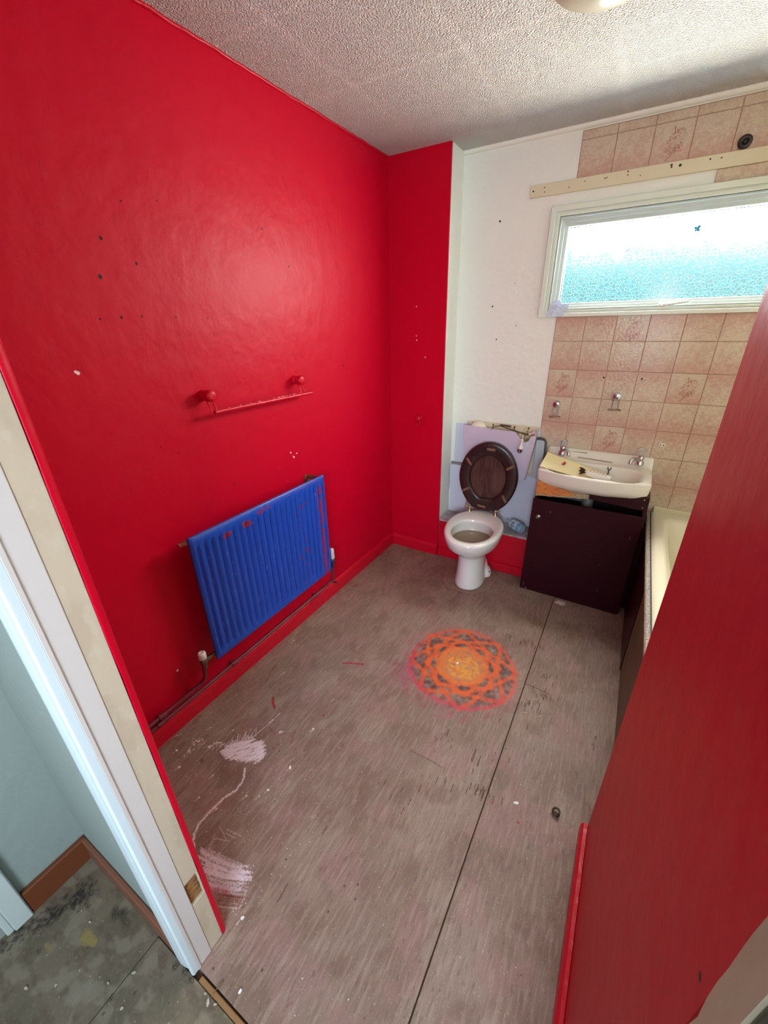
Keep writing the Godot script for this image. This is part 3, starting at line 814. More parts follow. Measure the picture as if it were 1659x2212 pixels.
func build_window() -> void:
	var r := Rect2(0.88, 1.618, 1.2, 0.518)
	var s := Shape.new()
	profile(s, r, [[0.0, ZB - 0.02], [0.0, -0.166], [0.002, -0.163], [0.024, -0.163], [0.026, -0.165], [0.026, -0.175], [0.033, -0.175], [0.033, -0.17], [0.046, -0.17], [0.047, -0.172], [0.047, -0.215], [0.047, -0.30], [0.0, -0.30]])
	var w := struct("window_1", s, M.upvc, "white plastic window with patterned privacy glass above the basin")
	s = Shape.new()
	profile(s, r, [[0.049, -0.26], [0.049, -0.176], [0.051, -0.174], [0.056, -0.174], [0.058, -0.178], [0.074, -0.184], [0.075, -0.1865], [0.092, -0.193], [0.0945, -0.196], [0.095, -0.214], [0.095, -0.26], [0.049, -0.26]])
	obj("sash", s, mat(c8(196, 208, 198), 0.35), w)
	s = Shape.new()
	profile(s, nest(r, 0.0945), [[0.0, -0.213], [0.003, -0.2145], [0.003, -0.222], [0.0, -0.222]])
	obj("glazing_seal", s, mat(c8(58, 66, 82), 0.6), w)
	# pane and its embossed leaf pattern
	var g := nest(r, 0.096)
	s = Shape.new()
	s.quad(Vector3(g.position.x, g.position.y, -0.219), Vector3(g.end.x, g.position.y, -0.219), Vector3(g.end.x, g.end.y, -0.219), Vector3(g.position.x, g.end.y, -0.219))
	var glass := mat(Color(0.38, 0.71, 1.0, 0.03), 0.15)
	glass.transparency = BaseMaterial3D.TRANSPARENCY_ALPHA
	obj("pane", s, glass, w)
	s = Shape.new()
	var relief := RandomNumberGenerator.new()
	relief.seed = 5
	# a net of crumpled cells: the edges between scattered seeds, with a vein in most cells
	var pitch := 0.0165
	var seeds := PackedVector2Array()
	var nx := int(g.size.x / pitch) + 3
	var ny := int(g.size.y / pitch) + 3
	for j in ny:
		for i in nx:
			seeds.append(g.position + Vector2((i - 1 + 0.5 * (j % 2)) * pitch, (j - 1) * pitch) + Vector2(relief.randfn(), relief.randfn()) * pitch * 0.24)
	var tri := Geometry2D.triangulate_delaunay(seeds)
	var first := {}
	var at := func(p: Vector2) -> Vector3: return Vector3(clampf(p.x, g.position.x, g.end.x), clampf(p.y, g.position.y, g.end.y), -0.2185)
	for t in range(0, tri.size(), 3):
		var p := [seeds[tri[t]], seeds[tri[t + 1]], seeds[tri[t + 2]]]
		var d: float = 2.0 * (p[0].x * (p[1].y - p[2].y) + p[1].x * (p[2].y - p[0].y) + p[2].x * (p[0].y - p[1].y))
		if absf(d) < 1e-9:
			continue
		var q := [p[0].length_squared(), p[1].length_squared(), p[2].length_squared()]
		var c: Vector2 = Vector2(q[0] * (p[1].y - p[2].y) + q[1] * (p[2].y - p[0].y) + q[2] * (p[0].y - p[1].y), q[0] * (p[2].x - p[1].x) + q[1] * (p[0].x - p[2].x) + q[2] * (p[1].x - p[0].x)) / d
		for k in 3:
			var e0 := mini(tri[t + k], tri[t + (k + 1) % 3])
			var e1 := maxi(tri[t + k], tri[t + (k + 1) % 3])
			var key := e0 * 100000 + e1
			if not first.has(key):
				first[key] = c
				continue
			var a: Vector2 = first[key]
			if a.distance_to(c) > pitch * 2.5 or not g.grow(pitch).has_point(a) or not g.grow(pitch).has_point(c):
				continue
			var bend := (c - a).orthogonal() * relief.randf_range(-0.35, 0.35)
			var pts := []
			for step in 5:
				var u := step / 4.0
				pts.append(at.call(a.lerp(c, u) + bend * sin(PI * u) + Vector2(relief.randfn(), relief.randfn()) * 0.0006))
			s.tube(pts, 0.0012 * relief.randf_range(0.5, 1.35), 6, false)
	for c in seeds:
		if relief.randf() < 0.7 and g.has_point(c):
			var d := Vector2.from_angle(relief.randf() * TAU) * pitch * relief.randf_range(0.2, 0.42)
			var bend := d.orthogonal() * relief.randf_range(-0.5, 0.5)
			s.tube([at.call(c - d), at.call(c + bend * 0.6), at.call(c + d)], 0.0009, 6, false)
	var ridge := mat(Color(0.38, 0.71, 1.0, 0.0), 0.05)   # the pane's own glass, solid
	ridge.refraction_enabled = true
	ridge.refraction_scale = 0.05
	obj("leaf_relief", s, ridge, w).set_meta("kind", "stuff")
	# handle of the top-hung sash
	s = Shape.new()
	s.box(Vector3(1.452, 1.651, -0.186), Vector3(1.49, 1.668, -0.172), 0.004)
	s.lathe([[0.0085, 0.0], [0.0085, 0.014], [0.006, 0.017]], 16, Transform3D(Basis(Vector3.RIGHT, PI / 2), Vector3(1.478, 1.66, -0.174)))
	s.tube([Vector3(1.478, 1.66, -0.16), Vector3(1.5, 1.662, -0.155), Vector3(1.54, 1.668, -0.155), Vector3(1.578, 1.674, -0.158)], [0.0075, 0.007, 0.0055, 0.005], 10)
	obj("handle", s, mat(c8(236, 236, 230), 0.3), w)
	s = Shape.new()
	s.lathe([[0.004, 0.0], [0.004, 0.002]], 12, Transform3D(Basis(Vector3.RIGHT, PI / 2), Vector3(1.478, 1.66, -0.158)))
	obj("lock", s, M.steel, w)
	# stickers on the glass
	var leafm := mat(c8(30, 92, 130), 0.5)
	s = Shape.new()
	for f in [[1.226, 1.918, 7], [1.262, 1.922, 7], [1.204, 1.898, 5]]:
		for k in f[2]:
			var a: float = TAU * k / f[2] + 0.3
			var d := Vector3(cos(a), sin(a), 0)
			var n := Vector3(-sin(a), cos(a), 0)
			var c := Vector3(f[0], f[1], -0.2135)
			var l := 0.016 if f[2] == 7 else 0.012
			s.out_quad(c + d * 0.003, c + d * l * 0.55 + n * 0.0022, c + d * l, c + d * l * 0.55 - n * 0.0022, c - Vector3(0, 0, 1))
	obj("plant_sticker", s, leafm, w)
	s = Shape.new()
	for k in [[0.013, 0.9, 0.009], [0.011, 2.5, 0.007], [0.011, -0.6, 0.008], [0.009, -2.2, 0.006]]:
		var c := Vector3(1.538 + cos(k[1]) * k[0] * 0.7, 1.976 + sin(k[1]) * k[0] * 0.7, -0.2135)
		var ring := PackedVector3Array()
		for t in 14:
			ring.append(c + Vector3(cos(TAU * t / 14.0) * k[2], sin(TAU * t / 14.0) * k[2] * 0.7, 0).rotated(Vector3.BACK, k[1]))
		s.fan(ring, false)
	obj("butterfly_sticker", s, mat(c8(40, 150, 170), 0.4), w)
	# film of torn plastic stuck over the lower left corner
	s = Shape.new()
	var fn := fnl(61, 9.0)
	s.grid(16, 14, func(u: float, v: float) -> Vector3:
		var x := lerpf(0.923, 1.035 - 0.02 * (1.0 - v), u) + 0.018 * v * (1.0 - u)
		var y := lerpf(1.622, 1.703 - 0.02 * smoothstep(0.45, 0.6, u), v)
		return Vector3(x, y, -0.158 + 0.006 * fn.get_noise_2d(u, v) - 0.026 * v))
	var film := mat(c8(204, 214, 230), 0.3)
	film.backlight_enabled = true
	film.backlight = Color(0.35, 0.38, 0.45)
	tag(obj("plastic_film", s, film), "crumpled bluish plastic film stuck over the window frame's lower left corner", "film")

func build_doorway() -> void:
	# the stub of wall left of the opening, its red rounded corner, bare plaster reveal and lining
	var s := Shape.new()
	s.box(Vector3(-0.15, -0.02, 2.256), Vector3(0.708, HC + 0.05, 2.352))
	struct("wall_front", s, M.hall_wall, "wall between bathroom and landing, left of the doorway")
	var front: Node = get_node("wall_front")
	s = Shape.new()
	var ring_a := []
	for i in 40:
		var y := -0.01 + 2.45 * i / 39.0
		var ring := PackedVector3Array()
		ring.append(Vector3(0.02, y, 2.2545))
		for k in 6:
			var w := PI / 2 * k / 5.0
			ring.append(Vector3(0.7085 + 0.013 * sin(w), y, 2.2675 - 0.013 * cos(w)))
		ring.append(Vector3(0.7215, y, 2.269 + rng.randf_range(-0.001, 0.0025)))
		ring.append(Vector3(0.02, y, 2.269))
		ring_a.append(ring)
	s.loft(ring_a)
	obj("painted_corner", s, M.red, front)
	s = Shape.new()
	s.box(Vector3(0.60, 0.003, 2.2705), Vector3(0.7205, 0.248, 2.309), 0.001)
	s.box(Vector3(0.60, 0.346, 2.2705), Vector3(0.7205, 2.38, 2.309), 0.001)
	s.box(Vector3(0.60, 0.248, 2.2705), Vector3(0.7205, 0.346, 2.2745), 0.001)
	obj("plaster_reveal", s, M.raw_plaster, front)
	s = Shape.new()
	s.box(Vector3(0.66, 0.24, 2.273), Vector3(0.712, 0.352, 2.3095))
	for i in 8:
		s.box(Vector3(0.7, 0.25 + i * 0.012, 2.276), Vector3(0.712 + rng.randf() * 0.006, 0.26 + i * 0.012, 2.307), 0.003)
	var rough_m := mat(Color.WHITE, 0.9)
	rough_m.albedo_texture = tex(paint(128, 128, c8(150, 104, 56), [[51, 0.05, 3, 4.0, 1.0, 0.5, 0.7, c8(92, 56, 28), 0.8]]))
	rough_m.uv1_triplanar = true
	rough_m.uv1_world_triplanar = true
	rough_m.uv1_scale = Vector3(8, 8, 8)
	obj("bare_timber", s, rough_m, front)
	s = Shape.new()
	s.box(Vector3(0.60, 0.004, 2.3095), Vector3(0.7225, 2.38, 2.352), 0.0015)
	s.box(Vector3(0.7225, 0.004, 2.344), Vector3(0.7255, 2.38, 2.352), 0.001)
	struct("trim_1", s, M.jamb, "pale painted door lining on the left of the doorway")
	# moulded architrave on the landing side
	s = Shape.new()
	var ap := PackedVector2Array([Vector2(0.722, 0.0), Vector2(0.722, 0.012), Vector2(0.718, 0.016), Vector2(0.712, 0.016), Vector2(0.708, 0.0125), Vector2(0.704, 0.0115), Vector2(0.699, 0.0125), Vector2(0.685, 0.016), Vector2(0.669, 0.018), Vector2(0.652, 0.0165), Vector2(0.643, 0.012), Vector2(0.639, 0.004), Vector2(0.639, 0.0)])
	s.prism(ap, func(q: Vector2, t: float) -> Vector3: return Vector3(q.x, lerpf(0.002, 2.42, t), 2.352 + q.y))
	struct("trim_2", s, M.door_paint, "pale blue-white moulded architrave at the left of the doorway")
	# head of the doorway, above the camera's view
	s = Shape.new()
	s.box(Vector3(0.708, 2.38, 2.256), Vector3(1.66, HC + 0.05, 2.352))
	struct("wall_lintel", s, M.hall_wall, "wall above the doorway")
	# right reveal: ragged edge of paint, bare plaster, dark green lining
	s = Shape.new()
	var poly := PackedVector2Array([Vector2(2.27, -0.01), Vector2(2.27, HC)])
	for i in 90:
		var y := HC - (HC + 0.01) * i / 89.0
		poly.append(Vector2(2.237 + rng.randf_range(-0.0025, 0.0025) + 0.004 * sin(y * 9.0), y))
	s.prism(poly, func(q: Vector2, t: float) -> Vector3: return Vector3(1.5893 + 0.08 * t, q.y, q.x))
	struct("trim_3", s, M.raw_plaster, "bare pinkish plaster edge of the right door reveal")
	s = Shape.new()
	s.box(Vector3(1.5925, 0.0, 2.271), Vector3(1.69, 2.38, 2.352), 0.003)
	struct("trim_4", s, mat(c8(82, 92, 80), 0.5), "dark grey-green door lining at the right edge of the doorway")
	s = Shape.new()
	s.box(Vector3(1.67, -0.02, 2.24), Vector3(2.7, HC + 0.05, 2.352))
	struct("wall_landing_front", s, M.hall_wall, "landing wall right of the doorway")

func build_hall() -> void:
	var s := Shape.new()
	s.box(Vector3(0.02, -0.02, 2.35), Vector3(0.168, HC + 0.05, 4.0))
	struct("wall_landing_left", s, M.hall_wall, "grey painted landing wall at the far left")
	s = Shape.new()
	s.box(Vector3(2.6, -0.02, 2.35), Vector3(2.75, HC + 0.05, 4.0))
	struct("wall_landing_right", s, M.hall_wall, "landing wall behind the doorway")
	s = Shape.new()
	s.box(Vector3(0.02, HC, 2.4), Vector3(2.75, HC + 0.12, 4.1))
	struct("ceiling_landing", s, M.white_wall, "plain white ceiling of the landing")
	# back wall of the landing with its window
	var wx0 := 1.4
	var wx1 := 2.5
	var wy0 := 1.0
	var wy1 := 2.0
	s = Shape.new()
	s.box(Vector3(0.02, -0.05, 3.95), Vector3(wx0, HC + 0.1, 4.1))
	s.box(Vector3(wx1, -0.05, 3.95), Vector3(2.75, HC + 0.1, 4.1))
	s.box(Vector3(wx0, -0.05, 3.95), Vector3(wx1, wy0, 4.1))
	s.box(Vector3(wx0, wy1, 3.95), Vector3(wx1, HC + 0.1, 4.1))
	struct("wall_landing_back", s, M.hall_wall, "landing wall with the daylight window")
	s = Shape.new()
	var r := Rect2(wx0, wy0, wx1 - wx0, wy1 - wy0)
	profile(s, r, [[0.0, 4.06], [0.0, 4.0], [0.05, 4.0], [0.05, 4.06], [0.0, 4.06]])
	var w2 := struct("window_2", s, M.upvc, "landing window behind the camera")
	s = Shape.new()
	s.quad(Vector3(wx0 + 0.05, wy0 + 0.05, 4.03), Vector3(wx1 - 0.05, wy0 + 0.05, 4.03), Vector3(wx1 - 0.05, wy1 - 0.05, 4.03), Vector3(wx0 + 0.05, wy1 - 0.05, 4.03))
	obj("pane", s, M.clear, w2)
	# skirting and the next door's frame
	s = Shape.new()
	s.box(Vector3(0.168, 0.0, 2.353), Vector3(0.186, 0.1, 2.526), 0.003)
	struct("baseboard_landing_left", s, M.skirt_brown, "brown varnished skirting board on the landing wall")
	s = Shape.new()
	s.box(Vector3(0.186, 0.0, 2.3525), Vector3(0.638, 0.1, 2.3665), 0.003)
	struct("baseboard_landing_front", s, mat(c8(126, 78, 58), 0.4), "reddish brown skirting board running up to the architrave")
	s = Shape.new()
	s.box(Vector3(0.168, 0.0, 2.528), Vector3(0.19, 2.1, 2.573), 0.003)
	s.box(Vector3(0.168, 0.0, 2.573), Vector3(0.183, 2.1, 2.59), 0.003)
	struct("trim_5", s, mat(c8(196, 204, 198), 0.35), "grey white architrave of the next door on the landing")

func build_outside() -> void:
	var s := Shape.new()
	s.grid(1, 1, func(u: float, v: float) -> Vector3: return Vector3(lerpf(-80, 80, u), -0.35, lerpf(-0.7, -120, v)))
	struct("ground_outside", s, mat(c8(176, 172, 160), 0.9), "pale paved ground outside the window")
	var n := fnl(91, 0.14, FastNoiseLite.TYPE_SIMPLEX_SMOOTH, 4)
	var fine := fnl(92, 1.1, FastNoiseLite.TYPE_SIMPLEX_SMOOTH, 3)
	var foliage := mat(c8(44, 66, 46), 0.85)
	for q in [[-38.0, 6.3, 0.9, foliage, "tall_hedge", "tall dark green hedge blurred behind the patterned window glass"]]:
		s = Shape.new()
		var z0: float = q[0]
		var high: float = q[1]
		var wave: float = q[2]
		s.grid(260, 8, func(u: float, v: float) -> Vector3:
			var x := lerpf(-10.0, 40.0, u)
			var top := high + wave * n.get_noise_1d(x * 4.0 + z0) + wave * 0.5 * fine.get_noise_1d(x) + 0.2 * sin(x * 0.8)
			var w := PI * v
			return Vector3(x, -0.4 + (top + 0.4) * (0.0 if v < 0.01 or v > 0.99 else pow(sin(w * 0.5 + PI * 0.25 * (1.0 - absf(2.0 * v - 1.0))), 0.7)), z0 + 3.0 * cos(w)))
		tag(obj(q[4], s, q[3]), q[5], "hedge")

func build_boxing() -> void:
	# boxed-in pipes: red front, grey ledge, white boards above it
	var t := thing("pipe_boxing", "low boxed ledge behind the toilet with red front and grey dusty top", "boxing", Vector3(0.4, 0, -0.09))
	var o := -t.position
	var s := Shape.new()
	s.box(Vector3(0.4, 0.0, -0.012) + o, Vector3(1.052, 0.292, 0.0) + o, 0.001)
	obj("front_panel", s, M.red_trim, t)
	s = Shape.new()
	s.box(Vector3(0.4, 0.002, 0.0) + o, Vector3(1.046, 0.066, 0.014) + o, 0.003)
	obj("skirting", s, M.red_trim, t)
	var lm := mat(Color.WHITE, 0.7)
	lm.albedo_texture = tex(paint(256, 128, c8(176, 164, 168), [[55, 0.02, 4, 1.0, 1.0, 0.45, 0.65, c8(140, 128, 126), 0.8], [56, 0.1, 3, 1.0, 1.0, 0.6, 0.75, c8(200, 194, 196), 0.6]]))
	lm.uv1_triplanar = true
	lm.uv1_scale = Vector3(1.5, 3, 3)
	s = Shape.new()
	s.box(Vector3(0.398, 0.288, ZB) + o, Vector3(1.052, 0.302, 0.002) + o, 0.002)
	obj("ledge", s, lm, t)
	var b := thing("wall_boards", "pale lilac-white boards fixed to the wall below the cistern", "boards", Vector3(0.4, 0.3, ZB))
	o = -b.position
	for q in [[0.399, 0.476, 1.052, 0.672, 0.022], [0.404, 0.303, 1.052, 0.4755, 0.014], [0.418, 0.69, 0.99, 0.97, 0.004]]:
		s = Shape.new()
		s.box(Vector3(q[0], q[1], ZB) + o, Vector3(q[2], q[3], ZB + q[4]) + o, 0.0015)
		obj("board", s, M.white_boards, b)
	s = Shape.new()
	s.box(Vector3(0.4, 0.672, ZB) + o, Vector3(1.05, 0.69, ZB + 0.012) + o)
	obj("mortar_gap", s, mat(c8(140, 132, 128), 0.95), b)
	# bottle lying on the ledge
	var bt := thing("plastic_bottle", "clear plastic bottle with a blue and white label lying on the ledge", "bottle", Vector3(0.925, 0.303, -0.09))
	var ax := Transform3D(Basis(Vector3(0, 0, 1), -PI / 2).rotated(Vector3.UP, -0.62), Vector3(-0.075, 0.034, -0.045))
	s = Shape.new()
	s.lathe([[0.011, 0.0], [0.011, 0.02], [0.013, 0.024], [0.02, 0.034], [0.031, 0.05], [0.033, 0.06], [0.033, 0.15], [0.03, 0.158], [0.02, 0.16]], 24, ax)
	var pl := mat(Color(0.82, 0.9, 0.95, 0.35), 0.12)
	pl.transparency = BaseMaterial3D.TRANSPARENCY_ALPHA
	obj("body", s, pl, bt)
	var lab := Marks.new(self, 256, 128, Vector2.ZERO, Vector2(256, 128), c8(200, 220, 236))
	lab.im.fill(c8(190, 214, 230))
	lab.im.fill_rect(Rect2i(0, 96, 256, 32), c8(92, 170, 214))
	for k in 9:
		lab.im.fill_rect(Rect2i(30 + k * 23, 14, 17, 30 + (k % 3) * 10), c8(104, 132, 146))
		lab.im.fill_rect(Rect2i(30 + k * 23, 60, 20, 14), c8(130, 170, 190) if k % 2 else c8(226, 236, 240))
	var lmat := mat(Color.WHITE, 0.4)
	lmat.albedo_texture = tex(lab.im)
	var inv := ax.affine_inverse()
	s = Shape.new(func(p: Vector3) -> Vector2:
		var q := inv * p
		return Vector2(atan2(q.z, q.x) / TAU + 0.5, clampf((q.y - 0.068) / 0.08, 0, 1)))
	s.lathe([[0.0337, 0.068], [0.0337, 0.148]], 32, ax, false, false)
	obj("label", s, lmat, bt)
	# grey offcut and black pipe between cistern and basin
	var gp := thing("boarded_pipe", "grey painted upright board with a black waste pipe beside the basin", "pipe", Vector3(1.0, 0.7, -0.15))
	o = -gp.position
	s = Shape.new()
	s.box(Vector3(0.972, 0.672, ZB) + o, Vector3(1.026, 0.922, ZB + 0.05) + o, 0.003)
	obj("board", s, mat(c8(176, 184, 190), 0.6), gp)
	s = Shape.new()
	s.tube([Vector3(0.972, 0.93, -0.15) + o, Vector3(0.995, 0.935, -0.145) + o, Vector3(1.018, 0.93, -0.142) + o, Vector3(1.03, 0.912, -0.14) + o, Vector3(1.033, 0.84, -0.14) + o, Vector3(1.033, 0.7, -0.14) + o], 0.007, 12)
	obj("waste_pipe", s, mat(c8(70, 68, 64), 0.6), gp)

func pan_ring(y: float, hw: float, zb: float, zf: float, mid: float, back := 0.75, n := 48, taper := 0.3) -> PackedVector3Array:
	var ring := PackedVector3Array()
	for k in n:
		var a := TAU * k / n
		var c := cos(a)
		var q := sin(a)
		var z := mid + (zf - mid) * c if c > 0 else mid - (mid - zb) * pow(-c, back)
		ring.append(Vector3(hw * signf(q) * pow(absf(q), 0.9) * (1.0 - taper * pow(maxf(0.0, -c), 1.6)), y, z))
	return ring

func build_toilet() -> void:
	var t := thing("toilet", "white ceramic toilet with its dark wooden seat and lid raised", "toilet", Vector3(0.703, 0, 0), deg_to_rad(5.3))
	var s := Shape.new()
	s.loft([pan_ring(0.0, 0.096, 0.03, 0.33, 0.19, 0.6), pan_ring(0.012, 0.098, 0.03, 0.332, 0.19, 0.6), pan_ring(0.03, 0.095, 0.03, 0.33, 0.19, 0.6), pan_ring(0.1, 0.088, 0.025, 0.322, 0.18, 0.6), pan_ring(0.17, 0.086, 0.018, 0.316, 0.18, 0.6), pan_ring(0.215, 0.09, 0.018, 0.318, 0.18, 0.65), pan_ring(0.24, 0.102, 0.016, 0.33, 0.18), pan_ring(0.262, 0.124, 0.014, 0.36, 0.18), pan_ring(0.29, 0.15, 0.012, 0.402, 0.18), pan_ring(0.318, 0.168, -0.05, 0.438, 0.18), pan_ring(0.36, 0.178, -0.075, 0.46, 0.18), pan_ring(0.383, 0.182, -0.078, 0.468, 0.18), pan_ring(0.396, 0.181, -0.078, 0.467, 0.18), pan_ring(0.403, 0.174, -0.072, 0.46, 0.18), pan_ring(0.404, 0.158, -0.06, 0.444, 0.18), pan_ring(0.402, 0.136, 0.085, 0.422, 0.235, 0.95, 48, 0.0), pan_ring(0.396, 0.13, 0.093, 0.416, 0.235, 0.95, 48, 0.0), pan_ring(0.375, 0.129, 0.095, 0.414, 0.235, 0.95, 48, 0.0), pan_ring(0.36, 0.142, 0.085, 0.428, 0.235, 0.95, 48, 0.0), pan_ring(0.31, 0.132, 0.09, 0.405, 0.235, 0.95, 48, 0.0), pan_ring(0.24, 0.085, 0.11, 0.3, 0.2, 0.95, 48, 0.0), pan_ring(0.17, 0.045, 0.13, 0.25, 0.19, 0.95, 48, 0.0)])
	obj("pan", s, M.ceramic, t)
	s = Shape.new()
	var side := Vector3(0.022, 0, 0)
	var foot := []
	for q in [[0.0, 0.1, 0.155], [0.028, 0.1, 0.155], [0.045, 0.092, 0.15], [0.06, 0.074, 0.145], [0.1, 0.062, 0.14]]:
		var ring := pan_ring(q[0], q[1], 0.03, q[2], 0.095, 0.7, 32, 0.0)
		for i in ring.size():
			ring[i] += side
		foot.append(ring)
	s.loft(foot)
	obj("foot", s, M.ceramic, t)
	s = Shape.new()
	for x in [[0.102, 0.05, 0.05], [0.112, 0.036, 0.115]]:
		s = Shape.new()
		s.lathe([[0.0055, 0.0], [0.005, 0.006], [0.003, 0.009]], 10, Transform3D(Basis(Vector3.BACK, -0.7), Vector3(x[0], x[1], x[2])))
		obj("fixing_screw", s, M.steel, t)
	s = Shape.new()
	s.fan(pan_ring(0.318, 0.131, 0.088, 0.404, 0.235, 0.95, 48, 0.0), false)
	obj("water", s, mat(c8(140, 122, 98), 0.06), t)
	# seat ring seen from below, lid behind it
	var lean := Transform3D(Basis(Vector3.RIGHT, -0.02), Vector3(0.017, 0.44, -0.03))
	var oval := func(hw: float, y0: float, y1: float, z: float, n := 56) -> PackedVector3Array:
		var ring := PackedVector3Array()
		for k in n:
			var a := TAU * k / n
			var yy := (y0 + y1) * 0.5 + (y1 - y0) * 0.5 * sin(a)
			var flat := 1.0 + 0.05 * sin(a)
			ring.append(lean * Vector3(hw * cos(a) * (1.0 - 0.05 * maxf(0.0, -sin(a))), maxf(yy, y0 + 0.012), z) * Vector3(1, 1, 1))
		return ring
	s = Shape.new()
	s.loft([oval.call(0.183, -0.02, 0.452, -0.03), oval.call(0.191, -0.026, 0.459, -0.026), oval.call(0.191, -0.026, 0.459, -0.018), oval.call(0.186, -0.022, 0.455, -0.013)])
	var wood := mat(Color.WHITE, 0.28)
	wood.albedo_texture = tex(paint(256, 512, c8(84, 52, 46), [[71, 0.02, 3, 1.0, 6.0, 0.42, 0.68, c8(60, 34, 34), 0.8], [72, 0.09, 3, 1.0, 16.0, 0.5, 0.7, c8(104, 68, 56), 0.6]]))
	wood.uv1_triplanar = true
	wood.uv1_scale = Vector3(2.5, 2.5, 2.5)
	obj("lid", s, wood, t)
	s = Shape.new()
	var rings := []
	for q in [[0.118, 0.062, 0.372, -0.011], [0.186, -0.02, 0.454, -0.011], [0.192, -0.027, 0.46, -0.006], [0.192, -0.027, 0.46, 0.005], [0.187, -0.022, 0.455, 0.01], [0.175, -0.01, 0.443, 0.0125], [0.13, 0.05, 0.385, 0.0125], [0.12, 0.06, 0.374, 0.009], [0.116, 0.064, 0.37, 0.003], [0.118, 0.062, 0.372, -0.011]]:
		rings.append(oval.call(q[0], q[1], q[2], q[3]))
	s.loft(rings, true, false, false)
	var ring_m := wood.duplicate() as StandardMaterial3D
	ring_m.albedo_color = c8(168, 150, 160)
	var ringo := obj("seat_ring", s, ring_m, t)
	var pad := mat(c8(128, 86, 68), 0.6)
	for a in [88.0, 148.0, 28.0, 207.0, -38.0, 262.0]:
		var w := deg_to_rad(a)
		var at := Vector3(0.155 * cos(w), 0.216 + 0.2 * sin(w), 0.0125)
		var xf := lean * Transform3D(Basis(Vector3.BACK, w + PI / 2), at)
		if a in [148.0, 28.0, 207.0, -38.0]:
			xf = lean * Transform3D(Basis(Vector3.BACK, deg_to_rad({148.0: -52.0, 28.0: 33.0, 207.0: 33.0, -38.0: -62.0}[a])), at)
		s = Shape.new()
		s.box(Vector3(-0.029, -0.0085, 0.0), Vector3(0.029, 0.0085, 0.009), 0.004, xf)
		obj("buffer", s, pad, ringo)
		for d in [-0.019, 0.019]:
			s = Shape.new()
			s.lathe([[0.0032, 0.0], [0.0028, 0.0012]], 8, xf * Transform3D(Basis(Vector3.RIGHT, PI / 2), Vector3(d, 0, 0.009)))
			obj("screw", s, M.black, ringo)
	for x in [-0.088, 0.092]:
		s = Shape.new()
		s.lathe([[0.018, 0.4], [0.018, 0.406], [0.011, 0.41], [0.008, 0.425], [0.0105, 0.432], [0.0105, 0.44], [0.006, 0.444]], 16, Transform3D(Basis.IDENTITY, Vector3(x, 0, -0.028)))
		s.tube([Vector3(x - 0.03, 0.433, -0.028), Vector3(x + 0.03, 0.433, -0.028)], 0.007, 12)
		s.lathe([[0.009, -0.004], [0.009, 0.004]], 12, Transform3D(Basis(Vector3.BACK, PI / 2), Vector3(x - 0.03, 0.433, -0.028)))
		s.tube([Vector3(x - 0.02, 0.433, -0.028), Vector3(x - 0.022, 0.45, -0.028), Vector3(x - 0.018, 0.47, -0.03), Vector3(x - 0.019, 0.488, -0.033)], [0.006, 0.0085, 0.0065, 0.0075], 10)
		obj("hinge", s, M.brass, t)

